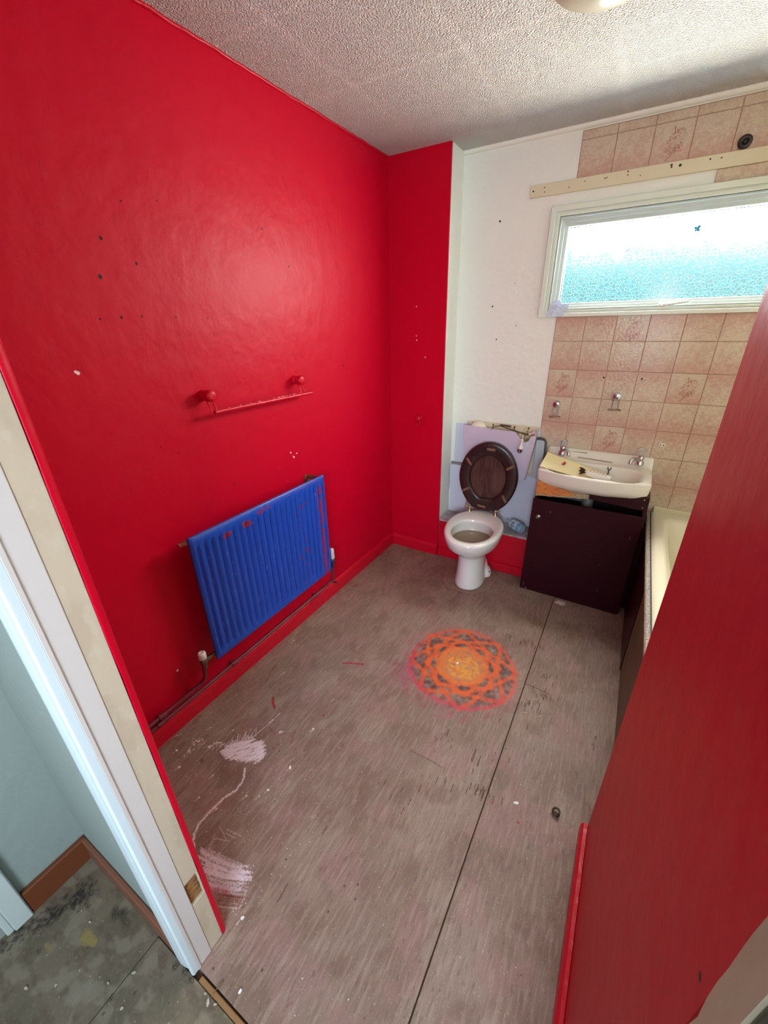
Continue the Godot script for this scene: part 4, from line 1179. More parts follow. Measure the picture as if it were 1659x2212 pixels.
func build_cistern() -> void:
	var t := thing("cistern", "broken lilac-white toilet cistern without its lid behind the seat", "cistern", Vector3(0.735, 0.7, -0.13))
	var o := -t.position
	var zf := -0.088
	# front with the broken top edge
	var s := Shape.new()
	var poly := PackedVector2Array()
	for q in [[0.545, 0.66], [0.93, 0.66], [0.945, 0.69], [0.975, 0.935], [0.972, 0.962], [0.945, 0.95], [0.94, 0.935], [0.935, 0.925], [0.918, 0.912], [0.905, 0.915], [0.89, 0.925], [0.872, 0.94], [0.85, 0.965], [0.84, 0.972], [0.7, 0.973], [0.508, 0.982], [0.51, 0.93], [0.532, 0.69]]:
		poly.append(Vector2(q[0], q[1]))
	s.prism(poly, func(q: Vector2, k: float) -> Vector3: return Vector3(q.x, q.y, zf - 0.009 * k - 0.012 * smoothstep(0.73, 0.66, q.y)) + o)
	obj("front_panel", s, M.lilac, t)
	for side in [-1.0, 1.0]:
		s = Shape.new()
		var xt := 0.506 if side < 0 else 0.976
		var xb := 0.54 if side < 0 else 0.938
		s.loft([PackedVector3Array([Vector3(xb, 0.665, ZB + 0.006) + o, Vector3(xb, 0.665, zf - 0.012) + o, Vector3(xb - side * 0.008, 0.665, zf - 0.012) + o, Vector3(xb - side * 0.008, 0.665, ZB + 0.006) + o]), PackedVector3Array([Vector3(xt, 0.99, ZB + 0.006) + o, Vector3(xt, 0.97, zf) + o, Vector3(xt - side * 0.008, 0.97, zf) + o, Vector3(xt - side * 0.008, 0.99, ZB + 0.006) + o])], true, true, true, -1)
		obj("side_panel", s, M.lilac, t)
	var inner := Marks.new(self, 512, 384, Vector2(0.5, 0.64), Vector2(1000, 1000), c8(226, 214, 184))
	inner.im.fill(c8(222, 208, 176))
	for d in [[0.6, 0.03], [0.82, 0.03], [0.9, 0.035], [0.55, 0.012]]:
		for i in 22:
			inner.dab(Vector2(d[0] + rng.randfn() * 0.008, 0.66 + absf(rng.randfn()) * d[1]), 0.012, Color(0.4, 0.2, 0.06, 0.4), 0.7, 0.3, i % 4)
	for d in [0.6, 0.68, 0.82, 0.91]:
		inner.dab(Vector2(d, 0.662), 0.012, c8(30, 18, 10), 0.4)
		inner.stroke([[d, 0.662], [d - 0.003, 0.69], [d + 0.002, 0.72]], 0.012, Color(0.45, 0.24, 0.08, 0.5), 0.7, 0.3, 0.002, 0.2)
	for i in 60:
		inner.dab(Vector2(rng.randf_range(0.82, 0.98), rng.randf_range(0.69, 0.75)), 0.03, Color(0.5, 0.36, 0.16, 0.3), 0.8, 0.3, i % 4)
	var im := mat(Color.WHITE, 0.4)
	im.albedo_texture = tex(inner.im)
	s = Shape.new(func(p: Vector3) -> Vector2: return Vector2((p.x - o.x - 0.5) / 0.512, (1.005 - (p.y - o.y)) / 0.384 + 0.0))
	s.box(Vector3(0.512, 0.67, ZB + 0.004) + o, Vector3(0.97, 0.995, ZB + 0.012) + o, 0.002)
	obj("back_panel", s, im, t)
	s = Shape.new()
	s.box(Vector3(0.54, 0.655, ZB + 0.006) + o, Vector3(0.94, 0.665, zf - 0.014) + o, 0.003)
	obj("base", s, M.lilac, t)
	# float, arm and lever inside
	s = Shape.new()
	var fl := []
	for k in 13:
		fl.append([0.052 * sin(PI * k / 12.0) + 0.0005, -0.045 * cos(PI * k / 12.0)])
	s.lathe(fl, 24, Transform3D(Basis.IDENTITY.scaled(Vector3(1, 1, 0.68)), Vector3(0.595, 0.962, -0.136) + o), false, false)
	obj("float", s, mat(c8(238, 228, 208), 0.4), t)
	s = Shape.new()
	s.tube([Vector3(0.69, 0.965, -0.088) + o, Vector3(0.705, 0.985, -0.115) + o, Vector3(0.74, 0.99, -0.13) + o, Vector3(0.83, 0.968, -0.13) + o, Vector3(0.92, 0.952, -0.12) + o], 0.0035, 8)
	s.tube([Vector3(0.735, 0.994, -0.14) + o, Vector3(0.805, 0.99, -0.14) + o], 0.0055, 8)
	obj("float_arm", s, mat(c8(92, 82, 62), 0.5, 0.6), t)
	s = Shape.new()
	s.lathe([[0.009, 0.0], [0.009, 0.02], [0.012, 0.022], [0.012, 0.04]], 14, Transform3D(Basis(Vector3.BACK, -1.1), Vector3(0.925, 0.955, -0.13) + o))
	obj("inlet_valve", s, mat(c8(226, 216, 196), 0.4), t)
	s = Shape.new()
	s.lathe([[0.003, 0.962], [0.003, 0.935], [0.009, 0.933], [0.01, 0.918], [0.006, 0.914], [0.0075, 0.905], [0.016, 0.88], [0.0165, 0.872]], 18, Transform3D(Basis(Vector3.BACK, -0.08), Vector3(0.825, 0.004, zf + 0.02) + o))
	obj("lever_boss", s, mat(c8(226, 222, 214), 0.3), t)
	s = Shape.new()
	s.lathe([[0.0165, 0.874], [0.0165, 0.86], [0.014, 0.852], [0.008, 0.846], [0.002, 0.845]], 18, Transform3D(Basis(Vector3.BACK, -0.08), Vector3(0.825, 0.004, zf + 0.02) + o))
	obj("lever", s, M.chrome, t)
	s = Shape.new()
	s.lathe([[0.0125, 0.0], [0.0125, 0.003], [0.01, 0.004]], 20, Transform3D(Basis(Vector3.RIGHT, PI / 2), Vector3(0.55, 0.945, zf) + o))
	obj("blank_cap", s, M.lilac, t)

func build_vanity() -> void:
	var t := thing("vanity_cabinet", "dark maroon vanity cabinet with a sagging door under the basin", "cabinet", Vector3(1.335, 0, -0.03))
	var o := -t.position
	var s := Shape.new()
	s.box(Vector3(1.052, 0.0, ZB + 0.008) + o, Vector3(1.066, 0.74, 0.112) + o, 0.001)
	obj("side_panel", s, M.maroon, t)
	s = Shape.new()
	s.box(Vector3(1.606, 0.0, ZB + 0.008) + o, Vector3(1.622, 0.745, 0.112) + o, 0.001)
	obj("side_panel", s, M.maroon, t)
	s = Shape.new()
	s.box(Vector3(1.066, 0.02, ZB + 0.008) + o, Vector3(1.606, 0.03, 0.1) + o)
	s.box(Vector3(1.066, 0.02, ZB + 0.008) + o, Vector3(1.606, 0.72, ZB + 0.014) + o)
	obj("carcass", s, mat(c8(38, 20, 22), 0.7), t)
	s = Shape.new()
	s.box(Vector3(1.6225, 0.0, 0.03) + o, Vector3(1.6515, 0.546, 0.044) + o, 0.001)
	obj("filler_panel", s, M.maroon, t)
	s = Shape.new()
	s.prism(PackedVector2Array([Vector2(1.33, 0.69), Vector2(1.606, 0.672), Vector2(1.606, 0.752), Vector2(1.33, 0.712)]), func(q: Vector2, k: float) -> Vector3: return Vector3(q.x, q.y, 0.116 - 0.016 * k) + o)
	obj("top_rail", s, M.maroon, t)
	# split chipboard rail with its orange facing
	var om := mat(Color.WHITE, 0.55)
	om.albedo_texture = tex(paint(256, 128, c8(206, 122, 50), [[81, 0.05, 3, 3.0, 1.0, 0.5, 0.7, c8(180, 92, 34), 0.8], [82, 0.12, 3, 1.0, 1.0, 0.66, 0.76, c8(222, 176, 110), 0.6]]))
	om.uv1_triplanar = true
	om.uv1_scale = Vector3(4, 8, 4)
	s = Shape.new()
	s.prism(PackedVector2Array([Vector2(1.055, 0.668), Vector2(1.14, 0.675), Vector2(1.23, 0.69), Vector2(1.27, 0.7), Vector2(1.24, 0.713), Vector2(1.15, 0.735), Vector2(1.055, 0.752)]), func(q: Vector2, k: float) -> Vector3: return Vector3(q.x, q.y, 0.123 - 0.006 * k) + o)
	obj("orange_facing", s, om, t).set_meta("label", "orange laminate facing, broken off")
	s = Shape.new()
	poly_chip(s, o)
	var cm := mat(Color.WHITE, 0.95)
	cm.albedo_texture = tex(paint(256, 128, c8(176, 160, 128), [[83, 0.2, 3, 2.0, 1.0, 0.5, 0.66, c8(112, 96, 74), 0.9], [84, 0.12, 3, 2.0, 1.0, 0.6, 0.72, c8(206, 192, 160), 0.8]]))
	cm.uv1_triplanar = true
	cm.uv1_scale = Vector3(5, 10, 5)
	obj("chipboard", s, cm, t)
	# door, dropped and standing slightly proud
	var xf := Transform3D(Basis(Vector3.BACK, -0.006) * Basis(Vector3.RIGHT, -0.012), o + Vector3(1.043, 0.004, 0.118))
	s = Shape.new()
	s.box(Vector3.ZERO, Vector3(0.572, 0.636, 0.017), 0.0015, xf)
	var d := obj("door", s, M.maroon, t)
	s = Shape.new()
	s.lathe([[0.006, 0.0], [0.006, 0.012], [0.013, 0.016], [0.0155, 0.022], [0.0135, 0.029], [0.007, 0.032], [0.001, 0.033]], 20, xf * Transform3D(Basis(Vector3.RIGHT, PI / 2), Vector3(0.048, 0.535, 0.016)))
	obj("knob", s, mat(c8(170, 160, 148), 0.3, 1.0), d)
	s = Shape.new()
	for q in [[0.105, 0.565, 0.004, 0.008], [0.3, 0.56, 0.002, 0.003], [0.42, 0.3, 0.002, 0.003], [0.44, 0.12, 0.001, 0.02], [0.02, 0.02, 0.0012, 0.03], [0.035, 0.006, 0.008, 0.006], [0.53, 0.5, 0.002, 0.014]]:
		s.box(Vector3(q[0], q[1], 0.0165), Vector3(q[0] + q[2], q[1] + q[3], 0.0176), 0.0003, xf)
	obj("chip", s, mat(c8(176, 140, 128), 0.8), d).set_meta("kind", "stuff")
	# waste trap in the dark gap
	s = Shape.new()
	s.lathe([[0.016, 0.72], [0.016, 0.66], [0.03, 0.655], [0.03, 0.56], [0.02, 0.55]], 18, Transform3D(Basis.IDENTITY, Vector3(1.33, 0, -0.02) + o))
	s.tube([Vector3(1.33, 0.63, -0.02) + o, Vector3(1.25, 0.62, -0.05) + o, Vector3(1.1, 0.6, -0.1) + o], 0.017, 12)
	obj("waste_trap", s, mat(c8(120, 124, 132), 0.4), t)
	s = Shape.new()
	for y in [0.69, 0.735]:
		s = Shape.new()
		s.lathe([[0.005, 0.0], [0.004, 0.003]], 10, Transform3D(Basis(Vector3.RIGHT, PI / 2), Vector3(1.598, y, 0.116) + o))
		obj("screw", s, M.brass, t)

func poly_chip(s: Shape, o: Vector3) -> void:
	var poly := PackedVector2Array()
	for i in 26:
		var u := i / 25.0
		poly.append(Vector2(lerpf(1.054, 1.338, u), lerpf(0.655, 0.686, u) + rng.randf_range(-0.002, 0.003)))
	for i in 12:
		var u := 1.0 - i / 11.0
		poly.append(Vector2(lerpf(1.054, 1.338, u), lerpf(0.757, 0.712, u)))
	s.prism(poly, func(q: Vector2, k: float) -> Vector3: return Vector3(q.x, q.y, 0.1165 - 0.016 * k) + o)

func build_basin() -> void:
	var t := thing("washbasin", "cream ceramic washbasin with two taps on the vanity cabinet", "basin", Vector3(1.33, 0.74, -0.03))
	var o := -t.position
	var s := Shape.new()
	var xl := 1.046
	var xr := 1.612
	var front := func(u: float) -> float: return 0.112 + 0.062 * (1.0 - pow(absf(2.0 * u - 1.0), 2.2))
	var top := func(u: float, v: float) -> Vector3:
		var x := lerpf(xl, xr, u)
		var z := lerpf(ZB + 0.006, front.call(u), v)
		var y := 0.836 + 0.05 * smoothstep(0.24, 0.0, v) - 0.012 * smoothstep(0.5, 0.95, v)
		var dx := absf(x - 1.332) / 0.232
		var zz := (z - 0.045) / (0.108 if z > 0.045 else 0.105)
		var d := pow(pow(dx, 4.0) + pow(absf(zz), 3.4), 0.27)
		y -= 0.1 * smoothstep(1.03, 0.78, d)
		y += 0.004 * smoothstep(0.04, 0.0, absf(d - 1.08))
		var edge := minf(minf(u, 1.0 - u) * 0.566, (1.0 - v) * 0.3)
		y -= 0.008 * pow(1.0 - clampf(edge / 0.012, 0.0, 1.0), 2.0)
		return Vector3(x, y, z) + o
	s.grid(72, 48, top)
	# skirt: outer wall curling under
	var outline := []
	for i in 21:
		outline.append([0.0, i / 20.0])
	for i in 41:
		outline.append([i / 40.0, 1.0])
	for i in 21:
		outline.append([1.0, 1.0 - i / 20.0])
	var rings := []
	for k in [[0.0, 0.0], [0.012, 0.0], [0.05, 0.004], [0.07, 0.012], [0.088, 0.03], [0.1, 0.06], [0.108, 0.12], [0.118, 0.16]]:
		var ring := PackedVector3Array()
		for q in outline:
			var p: Vector3 = top.call(q[0], q[1])
			var c := Vector3(1.33, p.y, -0.08) + Vector3(o.x, 0, o.z)
			var dir := (p - c) * Vector3(1, 0, 1)
			var shrink: float = k[1] / maxf(dir.length(), 0.01)
			var yy := p.y if q[1] > 0.2 else minf(p.y, 0.84 + o.y + (p.y - 0.84 - o.y))
			ring.append(Vector3(p.x - dir.x * shrink, yy - k[0], p.z - dir.z * shrink))
		rings.append(ring)
	s.loft(rings, false, false, false, 2)
	obj("bowl", s, M.basin, t)
	s = Shape.new()
	s.lathe([[0.012, 0.0], [0.014, 0.001], [0.016, 0.003], [0.02, 0.0035], [0.021, 0.001]], 24, Transform3D(Basis(Vector3.RIGHT, 1.2).scaled(Vector3(1.4, 0.5, 1)), Vector3(1.335, 0.795, -0.0505) + o))
	obj("overflow", s, mat(c8(62, 70, 82), 0.3, 0.6), t)
	var crystal := mat(Color(0.93, 0.95, 0.97, 0.12), 0.04)
	crystal.refraction_enabled = true
	crystal.refraction_scale = 0.05
	for k in [[1.135, 0.868, 0.5], [1.545, 0.864, -0.55]]:
		var xf := Transform3D(Basis(Vector3.UP, k[2]), Vector3(k[0], k[1], -0.115) + o)
		s = Shape.new()
		s.lathe([[0.021, -0.01], [0.021, 0.004], [0.0165, 0.01], [0.0145, 0.02], [0.017, 0.03], [0.014, 0.04], [0.009, 0.044]], 20, xf)
		var sp := []
		var rr := []
		for q in [[0.0, 0.016, 0.012], [0.02, 0.02, 0.0115], [0.045, 0.03, 0.01], [0.07, 0.034, 0.0095], [0.088, 0.028, 0.0095], [0.092, 0.014, 0.0098], [0.092, 0.008, 0.009]]:
			sp.append(xf * Vector3(0, q[1], q[0]))
			rr.append(q[2])
		s.tube(sp, rr, 12)
		var tap := obj("tap", s, M.chrome, t)
		s = Shape.new()
		s.lathe([[0.012, 0.042], [0.021, 0.047], [0.024, 0.056], [0.024, 0.072], [0.019, 0.08], [0.008, 0.081]], 9, xf, true, true, -1)
		obj("tap_handle", s, crystal, tap)
	# a cream plastic offcut leaning in the bowl with rubbish behind it
	s = Shape.new()
	s.loft([PackedVector3Array([Vector3(1.052, 0.835, 0.105) + o, Vector3(1.4, 0.79, 0.13) + o, Vector3(1.4, 0.786, 0.126) + o, Vector3(1.052, 0.831, 0.1) + o]), PackedVector3Array([Vector3(1.066, 0.888, -0.02) + o, Vector3(1.41, 0.815, 0.03) + o, Vector3(1.41, 0.811, 0.026) + o, Vector3(1.066, 0.883, -0.024) + o])], true, true, true, -1)
	tag(world_thing(s, "plastic_offcut", mat(c8(236, 222, 164), 0.35), t), "cream yellow plastic offcut leaning across the left of the basin", "offcut")
	s = Shape.new()
	s.box(Vector3(-0.06, 0.0, -0.02), Vector3(0.06, 0.03, 0.02), 0.002, Transform3D(Basis(Vector3.UP, -0.18) * Basis(Vector3.BACK, -0.12), Vector3(1.36, 0.808, 0.095) + o))
	var box := tag(world_thing(s, "paper_box", mat(c8(232, 228, 218), 0.6), t), "small white printed box lying in the basin's front edge", "box")
	s = Shape.new()
	for i in 12:
		var a := Vector3(-0.05 + (i % 6) * 0.016, 0.0302, -0.012 + 0.02 * (i / 6))
		s.box(a, a + Vector3(0.009, 0.0006, 0.006), 0.0, Transform3D(Basis(Vector3.UP, -0.18) * Basis(Vector3.BACK, -0.12), Vector3(1.36, 0.808, 0.095) + o))
	obj("print", s, mat(c8(156, 84, 64), 0.7), box)
	s = Shape.new()
	for i in 7:
		s.box(Vector3(-0.013, -0.004, -0.009), Vector3(0.013, 0.004, 0.009), 0.003, Transform3D(Basis(Vector3.UP, i * 0.9) * Basis(Vector3.RIGHT, 0.6 * sin(i * 2.0)) * Basis(Vector3.BACK, 0.5 * cos(i * 1.3)), Vector3(1.277 + 0.004 * sin(i * 1.7), 0.826 + 0.004 * i, 0.088) + o))
	tag(world_thing(s, "dark_scrap", mat(c8(50, 30, 26), 0.7), t), "dark brown scrap beside the white box in the basin", "scrap")
	s = Shape.new()
	for i in 5:
		s.box(Vector3(-0.012 + i * 0.005, 0, -0.004), Vector3(-0.004 + i * 0.005, 0.006 + 0.004 * (i % 3), 0.006), 0.002, Transform3D(Basis(Vector3.UP, 0.3 * i) * Basis(Vector3.BACK, 0.2 * i), Vector3(1.175, 0.848, 0.06) + o))
	tag(world_thing(s, "red_scrap", mat(c8(178, 28, 30), 0.5), t), "bright red scrap on the cream offcut in the basin", "scrap")
	s = Shape.new()
	s.tube([Vector3(1.398, 0.732, 0.0) + o, Vector3(1.402, 0.78, -0.03) + o, Vector3(1.404, 0.818, -0.05) + o], 0.004, 8)
	for d in [-1.0, 1.0]:
		s.tube([Vector3(1.404, 0.818, -0.05) + o, Vector3(1.404 + d * 0.008, 0.826, -0.053) + o, Vector3(1.404 + d * 0.008, 0.837, -0.055) + o], [0.004, 0.0035, 0.0025], 8)
	tag(world_thing(s, "spanner", mat(c8(96, 92, 88), 0.35, 0.8), t), "small grey open-ended spanner leaning inside the basin", "spanner")
	for k in [[1.18, 0.872, 1.27, 0.874, -0.155], [1.225, 0.853, 1.41, 0.848, -0.115]]:
		s = Shape.new()
		s.tube([Vector3(k[0], k[1], k[4]) + o, Vector3(k[2], k[3], k[4] + 0.004) + o], 0.0025, 6)
		tag(world_thing(s, "metal_rod", mat(c8(150, 132, 110), 0.4, 0.6), t), "thin metal rod lying on the back ledge of the basin" if k[0] < 1.2 else "longer thin metal rod on the basin ledge, nearer the bowl", "rod", "")

func world_thing(s: Shape, called: String, m: Material, host: Node3D) -> MeshInstance3D:   # a thing resting on another one, built in that one's axes but of its own
	var x := obj(called, s, m)
	x.position = host.position
	return x

func build_bath() -> void:
	var t := thing("bathtub", "cream bath partly hidden behind the red partition wall", "bath", Vector3(2.0, 0, 0.65))
	var o := -t.position
	var x0 := 1.666
	var x1 := 2.382
	var z0 := ZB + 0.008
	var z1 := 1.482
	var s := Shape.new()
	s.grid(56, 90, func(u: float, v: float) -> Vector3:
		var x := lerpf(x0, x1, u)
		var z := lerpf(z0, z1, v)
		var dx := absf(x - 2.02) / 0.29
		var dz := absf(z - 0.62) / 0.71
		var d := pow(pow(dx, 7.0) + pow(dz, 16.0), 1.0 / 8.0)
		var y := 0.57 - 0.36 * smoothstep(1.0, 0.62, d) - 0.02 * smoothstep(1.03, 0.99, d)
		y += 0.003 * smoothstep(0.05, 0.0, absf(d - 1.06))
		var edge := minf(u, 1.0 - u) * 0.716
		y -= 0.012 * pow(1.0 - clampf(edge / 0.014, 0.0, 1.0), 2.0)
		return Vector3(x, y, z) + o)
	s.quad(Vector3(x0, 0.558, z0) + o, Vector3(x0, 0.52, z0) + o, Vector3(x0, 0.52, z1) + o, Vector3(x0, 0.558, z1) + o)
	obj("tub", s, mat(c8(232, 226, 200), 0.18), t)
	s = Shape.new()
	s.box(Vector3(1.672, 0.568, ZB + 0.0055) + o, Vector3(2.382, 0.6, ZB + 0.018) + o, 0.003)
	obj("sealing_strip", s, M.cream, t)
	s = Shape.new()
	s.box(Vector3(1.73, 0.57, 0.66) + o, Vector3(1.79, 0.574, 0.76) + o, 0.002)
	s.tube([Vector3(1.752, 0.572, 0.68) + o, Vector3(1.75, 0.6, 0.685) + o, Vector3(1.75, 0.61, 0.72) + o, Vector3(1.752, 0.572, 0.76) + o], 0.006, 8)
	obj("grip", s, M.chrome, t)
	var p := thing("bath_panel", "dark scratched bath side panel with a speckled grey top strip", "panel", Vector3(1.665, 0, 0.6))
	o = -p.position
	s = Shape.new()
	s.box(Vector3(1.652, 0.0, ZB + 0.008) + o, Vector3(1.664, 0.548, 0.6) + o, 0.001)
	obj("maroon_board", s, M.maroon, p)
	var k := Marks.new(self, 768, 512, Vector2(0.58, 0.0), Vector2(850, 850), c8(60, 42, 28))
	k.im.fill(c8(100, 74, 50))
	for i in 80:
		k.dab(Vector2(rng.randf_range(0.58, 1.48), rng.randf_range(0, 0.6)), 0.12, Color(0.16, 0.1, 0.07, 0.25), 1.0, 0.3, i % 4)
	for q in [[[0.62, 0.1], [0.6, 0.3], [0.7, 0.45], [0.72, 0.2], [0.98, 0.55]], [[0.66, 0.1], [0.69, 0.5], [0.76, 0.25], [0.78, 0.55]], [[0.9, 0.15], [0.93, 0.55]], [[0.72, 0.2], [0.8, 0.12], [1.0, 0.17]]]:
		k.stroke(q, 0.004, c8(14, 10, 10), 0.4, 0.4, 0.0005)
	var pm := mat(Color.WHITE, 0.5)
	pm.albedo_texture = tex(k.im)
	s = Shape.new(func(q: Vector3) -> Vector2: return Vector2((q.z - o.z - 0.58) * 850.0 / 768.0, (0.6 - (q.y - o.y)) * 850.0 / 512.0))
	s.box(Vector3(1.656, 0.0, 0.603) + o, Vector3(1.666, 0.548, 1.48) + o, 0.001)
	obj("brown_board", s, pm, p)
	var gm := mat(Color.WHITE, 0.7)
	gm.albedo_texture = tex(paint(128, 512, c8(150, 140, 128), [[87, 0.12, 3, 1.0, 1.0, 0.5, 0.66, c8(96, 84, 74), 0.9], [88, 0.2, 2, 1.0, 1.0, 0.62, 0.74, c8(206, 200, 190), 0.8]]))
	gm.uv1_triplanar = true
	gm.uv1_scale = Vector3(4, 4, 2)
	s = Shape.new()
	s.box(Vector3(1.641, 0.549, ZB + 0.03) + o, Vector3(1.66, 0.57, 1.48) + o, 0.004)
	obj("top_strip", s, gm, p)
	s = Shape.new()
	s.box(Vector3(1.6605, 0.54, ZB + 0.02) + o, Vector3(1.6655, 0.564, 1.48) + o)
	obj("sealant_gap", s, mat(c8(34, 26, 32), 0.7), p)

func build_radiator() -> void:
	var z0 := 0.897
	var z1 := 1.716
	var t := thing("radiator", "blue painted panel radiator with red paint smears on the red wall", "radiator", Vector3(0.05, 0.27, (z0 + z1) * 0.5))
	var o := -t.position
	var H := 0.602
	var k := Marks.new(self, 1024, 768, Vector2(z0, 0.0), Vector2(1250, 1250), c8(22, 72, 178))
	var rp := Color(0.62, 0.1, 0.1, 0.8)
	var zz := func(fr: float) -> float: return z1 - fr * (z1 - z0)   # fraction from the near end
	for q in [[0.205, 0.055, 0.03], [0.19, 0.06, 0.025], [0.32, 0.05, 0.035], [0.33, 0.058, 0.03], [0.345, 0.05, 0.025], [0.43, 0.03, 0.025], [0.46, 0.025, 0.02], [0.5, 0.022, 0.015]]:
		for i in 9:
			k.dab(Vector2(zz.call(q[0] + rng.randfn() * 0.008), q[1] + rng.randfn() * 0.004), q[2] * 0.8, Color(0.6, 0.12, 0.12, 0.6), 0.7, 0.25, i % 4)
	k.stroke([[zz.call(0.5), 0.016], [zz.call(0.97), 0.014]], 0.007, Color(0.62, 0.12, 0.14, 0.6), 0.5, 0.5, 0.002, 0.1, 0.6)
	for c in [0.715, 0.758, 0.80]:
		var y := 0.1
		while y < 0.56:
			var l := rng.randf_range(0.005, 0.05)
			k.stroke([[zz.call(c + 0.004 * sin(y * 20.0)), y], [zz.call(c), y + l]], 0.009, rp, 0.4, 0.3, 0.001, 0.05)
			y += l + rng.randf_range(0.015, 0.07)
	for c in [0.94, 0.965, 0.915]:
		var y := 0.05
		while y < 0.58:
			var l := rng.randf_range(0.04, 0.16)
			k.stroke([[zz.call(c), y], [zz.call(c + 0.004), y + l]], 0.018, Color(rp, 0.6), 0.6, 0.3, 0.002, 0.15)
			y += l + rng.randf_range(0.0, 0.03)
	for i in 50:
		var u := rng.randf()
		var y := rng.randf_range(0.05, 0.55)
		k.stroke([[zz.call(u), y], [zz.call(u), y + rng.randf_range(0.01, 0.03)]], 0.0025, Color(0.5, 0.6, 0.85, 0.45), 0.5)
	var m := M.blue.duplicate() as StandardMaterial3D
	bumpy(m, 15, 0.03, Vector3(3, 3, 3), 4.0, 0.25)
	strip_marks(m, k)
	var s := Shape.new(func(p: Vector3) -> Vector2: return Vector2((p.z - o.z - z0) * 1250.0 / 1024.0, (0.873 - (p.y - o.y)) * 1250.0 / 768.0))
	var flutes := 23
	var rows := [0.0, 0.008, 0.03, 0.042, 0.06, 0.2, 0.35, 0.5, 0.545, 0.56, 0.572, 0.594, H]
	var nz := flutes * 8
	var depth := func(z: float, y: float) -> float:
		var u := (z - z0) / (z1 - z0)
		var f := fposmod(u * (flutes + 0.35) - 0.15, 1.0)
		var groove := smoothstep(0.1, 0.3, absf(f - 0.5) * 2.0 * 0.62)
		var inner := smoothstep(0.03, 0.058, y) * smoothstep(0.572, 0.545, y)
		if u < 0.012 or u > 0.988:
			inner = 0.0
		var edge := smoothstep(0.0, 0.008, y) * smoothstep(H, H - 0.008, y) * smoothstep(0.0, 0.008, z - z0) * smoothstep(0.0, 0.008, z1 - z)
		return 0.1 - 0.01 * inner * (1.0 - groove) - 0.006 * (1.0 - edge) + 0.002 * inner * groove
	for i in nz:
		for j in rows.size() - 1:
			var za := lerpf(z0, z1, float(i) / nz)
			var zb := lerpf(z0, z1, float(i + 1) / nz)
			var ya: float = rows[j]
			var yb: float = rows[j + 1]
			s.quad(Vector3(depth.call(zb, ya), 0.271 + ya, zb) + o, Vector3(depth.call(za, ya), 0.271 + ya, za) + o, Vector3(depth.call(za, yb), 0.271 + yb, za) + o, Vector3(depth.call(zb, yb), 0.271 + yb, zb) + o, 1)
	s.box(Vector3(0.08, 0.271, z0) + o, Vector3(0.092, 0.873, z1) + o, 0.003)
	obj("panel", s, m, t)
	s = Shape.new()
	s.tube([Vector3(0.092, 0.869, z0 + 0.004) + o, Vector3(0.092, 0.869, z1 - 0.004) + o], 0.005, 8)
	obj("seam", s, mat(c8(60, 86, 160), 0.25), t)
	s = Shape.new()
	s.tube([Vector3(0.092, 0.276, z0 + 0.004) + o, Vector3(0.092, 0.276, z1 - 0.004) + o], 0.004, 8)
	obj("seam", s, mat(c8(36, 66, 146), 0.25), t)
	s = Shape.new()
	s.box(Vector3(0.0, 0.845, z0 + 0.02) + o, Vector3(0.085, 0.868, z0 + 0.024) + o, 0.001)
	s.box(Vector3(0.0, 0.8, z0 + 0.02) + o, Vector3(0.004, 0.868, z0 + 0.05) + o, 0.001)
	var rusty := mat(c8(120, 62, 44), 0.6)
	obj("bracket", s, rusty, t)
	s = Shape.new()
	s.box(Vector3(0.0, 0.66, z1 - 0.14) + o, Vector3(0.08, 0.74, z1 - 0.136) + o, 0.001)
	obj("bracket", s, rusty, t)
	s = Shape.new()
	s.tube([Vector3(0.07, 0.852, z1 - 0.002) + o, Vector3(0.07, 0.852, z1 + 0.012) + o, Vector3(0.069, 0.852, z1 + 0.014) + o, Vector3(0.069, 0.852, z1 + 0.03) + o], [0.012, 0.012, 0.009, 0.008], 10)
	obj("air_vent", s, mat(c8(150, 82, 66), 0.5), t)
	# thermostatic valve at the near end
	s = Shape.new()
	s.tube([Vector3(0.066, 0.288, z1 - 0.01) + o, Vector3(0.066, 0.288, z1 + 0.045) + o], 0.011, 12)
	s.lathe([[0.012, -0.03], [0.012, -0.01], [0.0155, -0.008], [0.0155, 0.01], [0.012, 0.013], [0.012, 0.02]], 14, Transform3D(Basis.IDENTITY, Vector3(0.066, 0.288, z1 + 0.05) + o))
	var v := obj("valve", s, mat(c8(112, 88, 62), 0.4, 0.5), t)
	s = Shape.new()
	s.lathe([[0.013, 0.0], [0.0165, 0.002], [0.0165, 0.03], [0.0145, 0.034], [0.006, 0.035], [0.005, 0.031]], 18, Transform3D(Basis.IDENTITY, Vector3(0.066, 0.305, z1 + 0.05) + o))
	obj("valve_cap", s, mat(c8(232, 224, 216), 0.4), v)
	# lockshield at the far end
	s = Shape.new()
	s.lathe([[0.011, -0.05], [0.011, -0.015], [0.0155, -0.012], [0.0155, 0.012], [0.012, 0.014]], 14, Transform3D(Basis.IDENTITY, Vector3(0.068, 0.31, z0 - 0.045) + o))
	s.tube([Vector3(0.066, 0.305, z0 + 0.005) + o, Vector3(0.067, 0.308, z0 - 0.04) + o], 0.01, 10)
	v = obj("valve", s, mat(c8(38, 48, 92), 0.4), t)
	s = Shape.new()
	s.lathe([[0.015, 0.0], [0.0165, 0.004], [0.0165, 0.022], [0.0155, 0.026], [0.0155, 0.048], [0.013, 0.064], [0.004, 0.066]], 14, Transform3D(Basis.IDENTITY, Vector3(0.068, 0.322, z0 - 0.045) + o))
	obj("valve_cap", s, mat(c8(196, 200, 208), 0.4), v)
	# pipes along the skirting
	var p := thing("heating_pipe", "dark red copper pipe running from the radiator's near valve to the doorway", "pipe", Vector3(0.03, 0.15, 1.9))
	o = -p.position
	s = Shape.new()
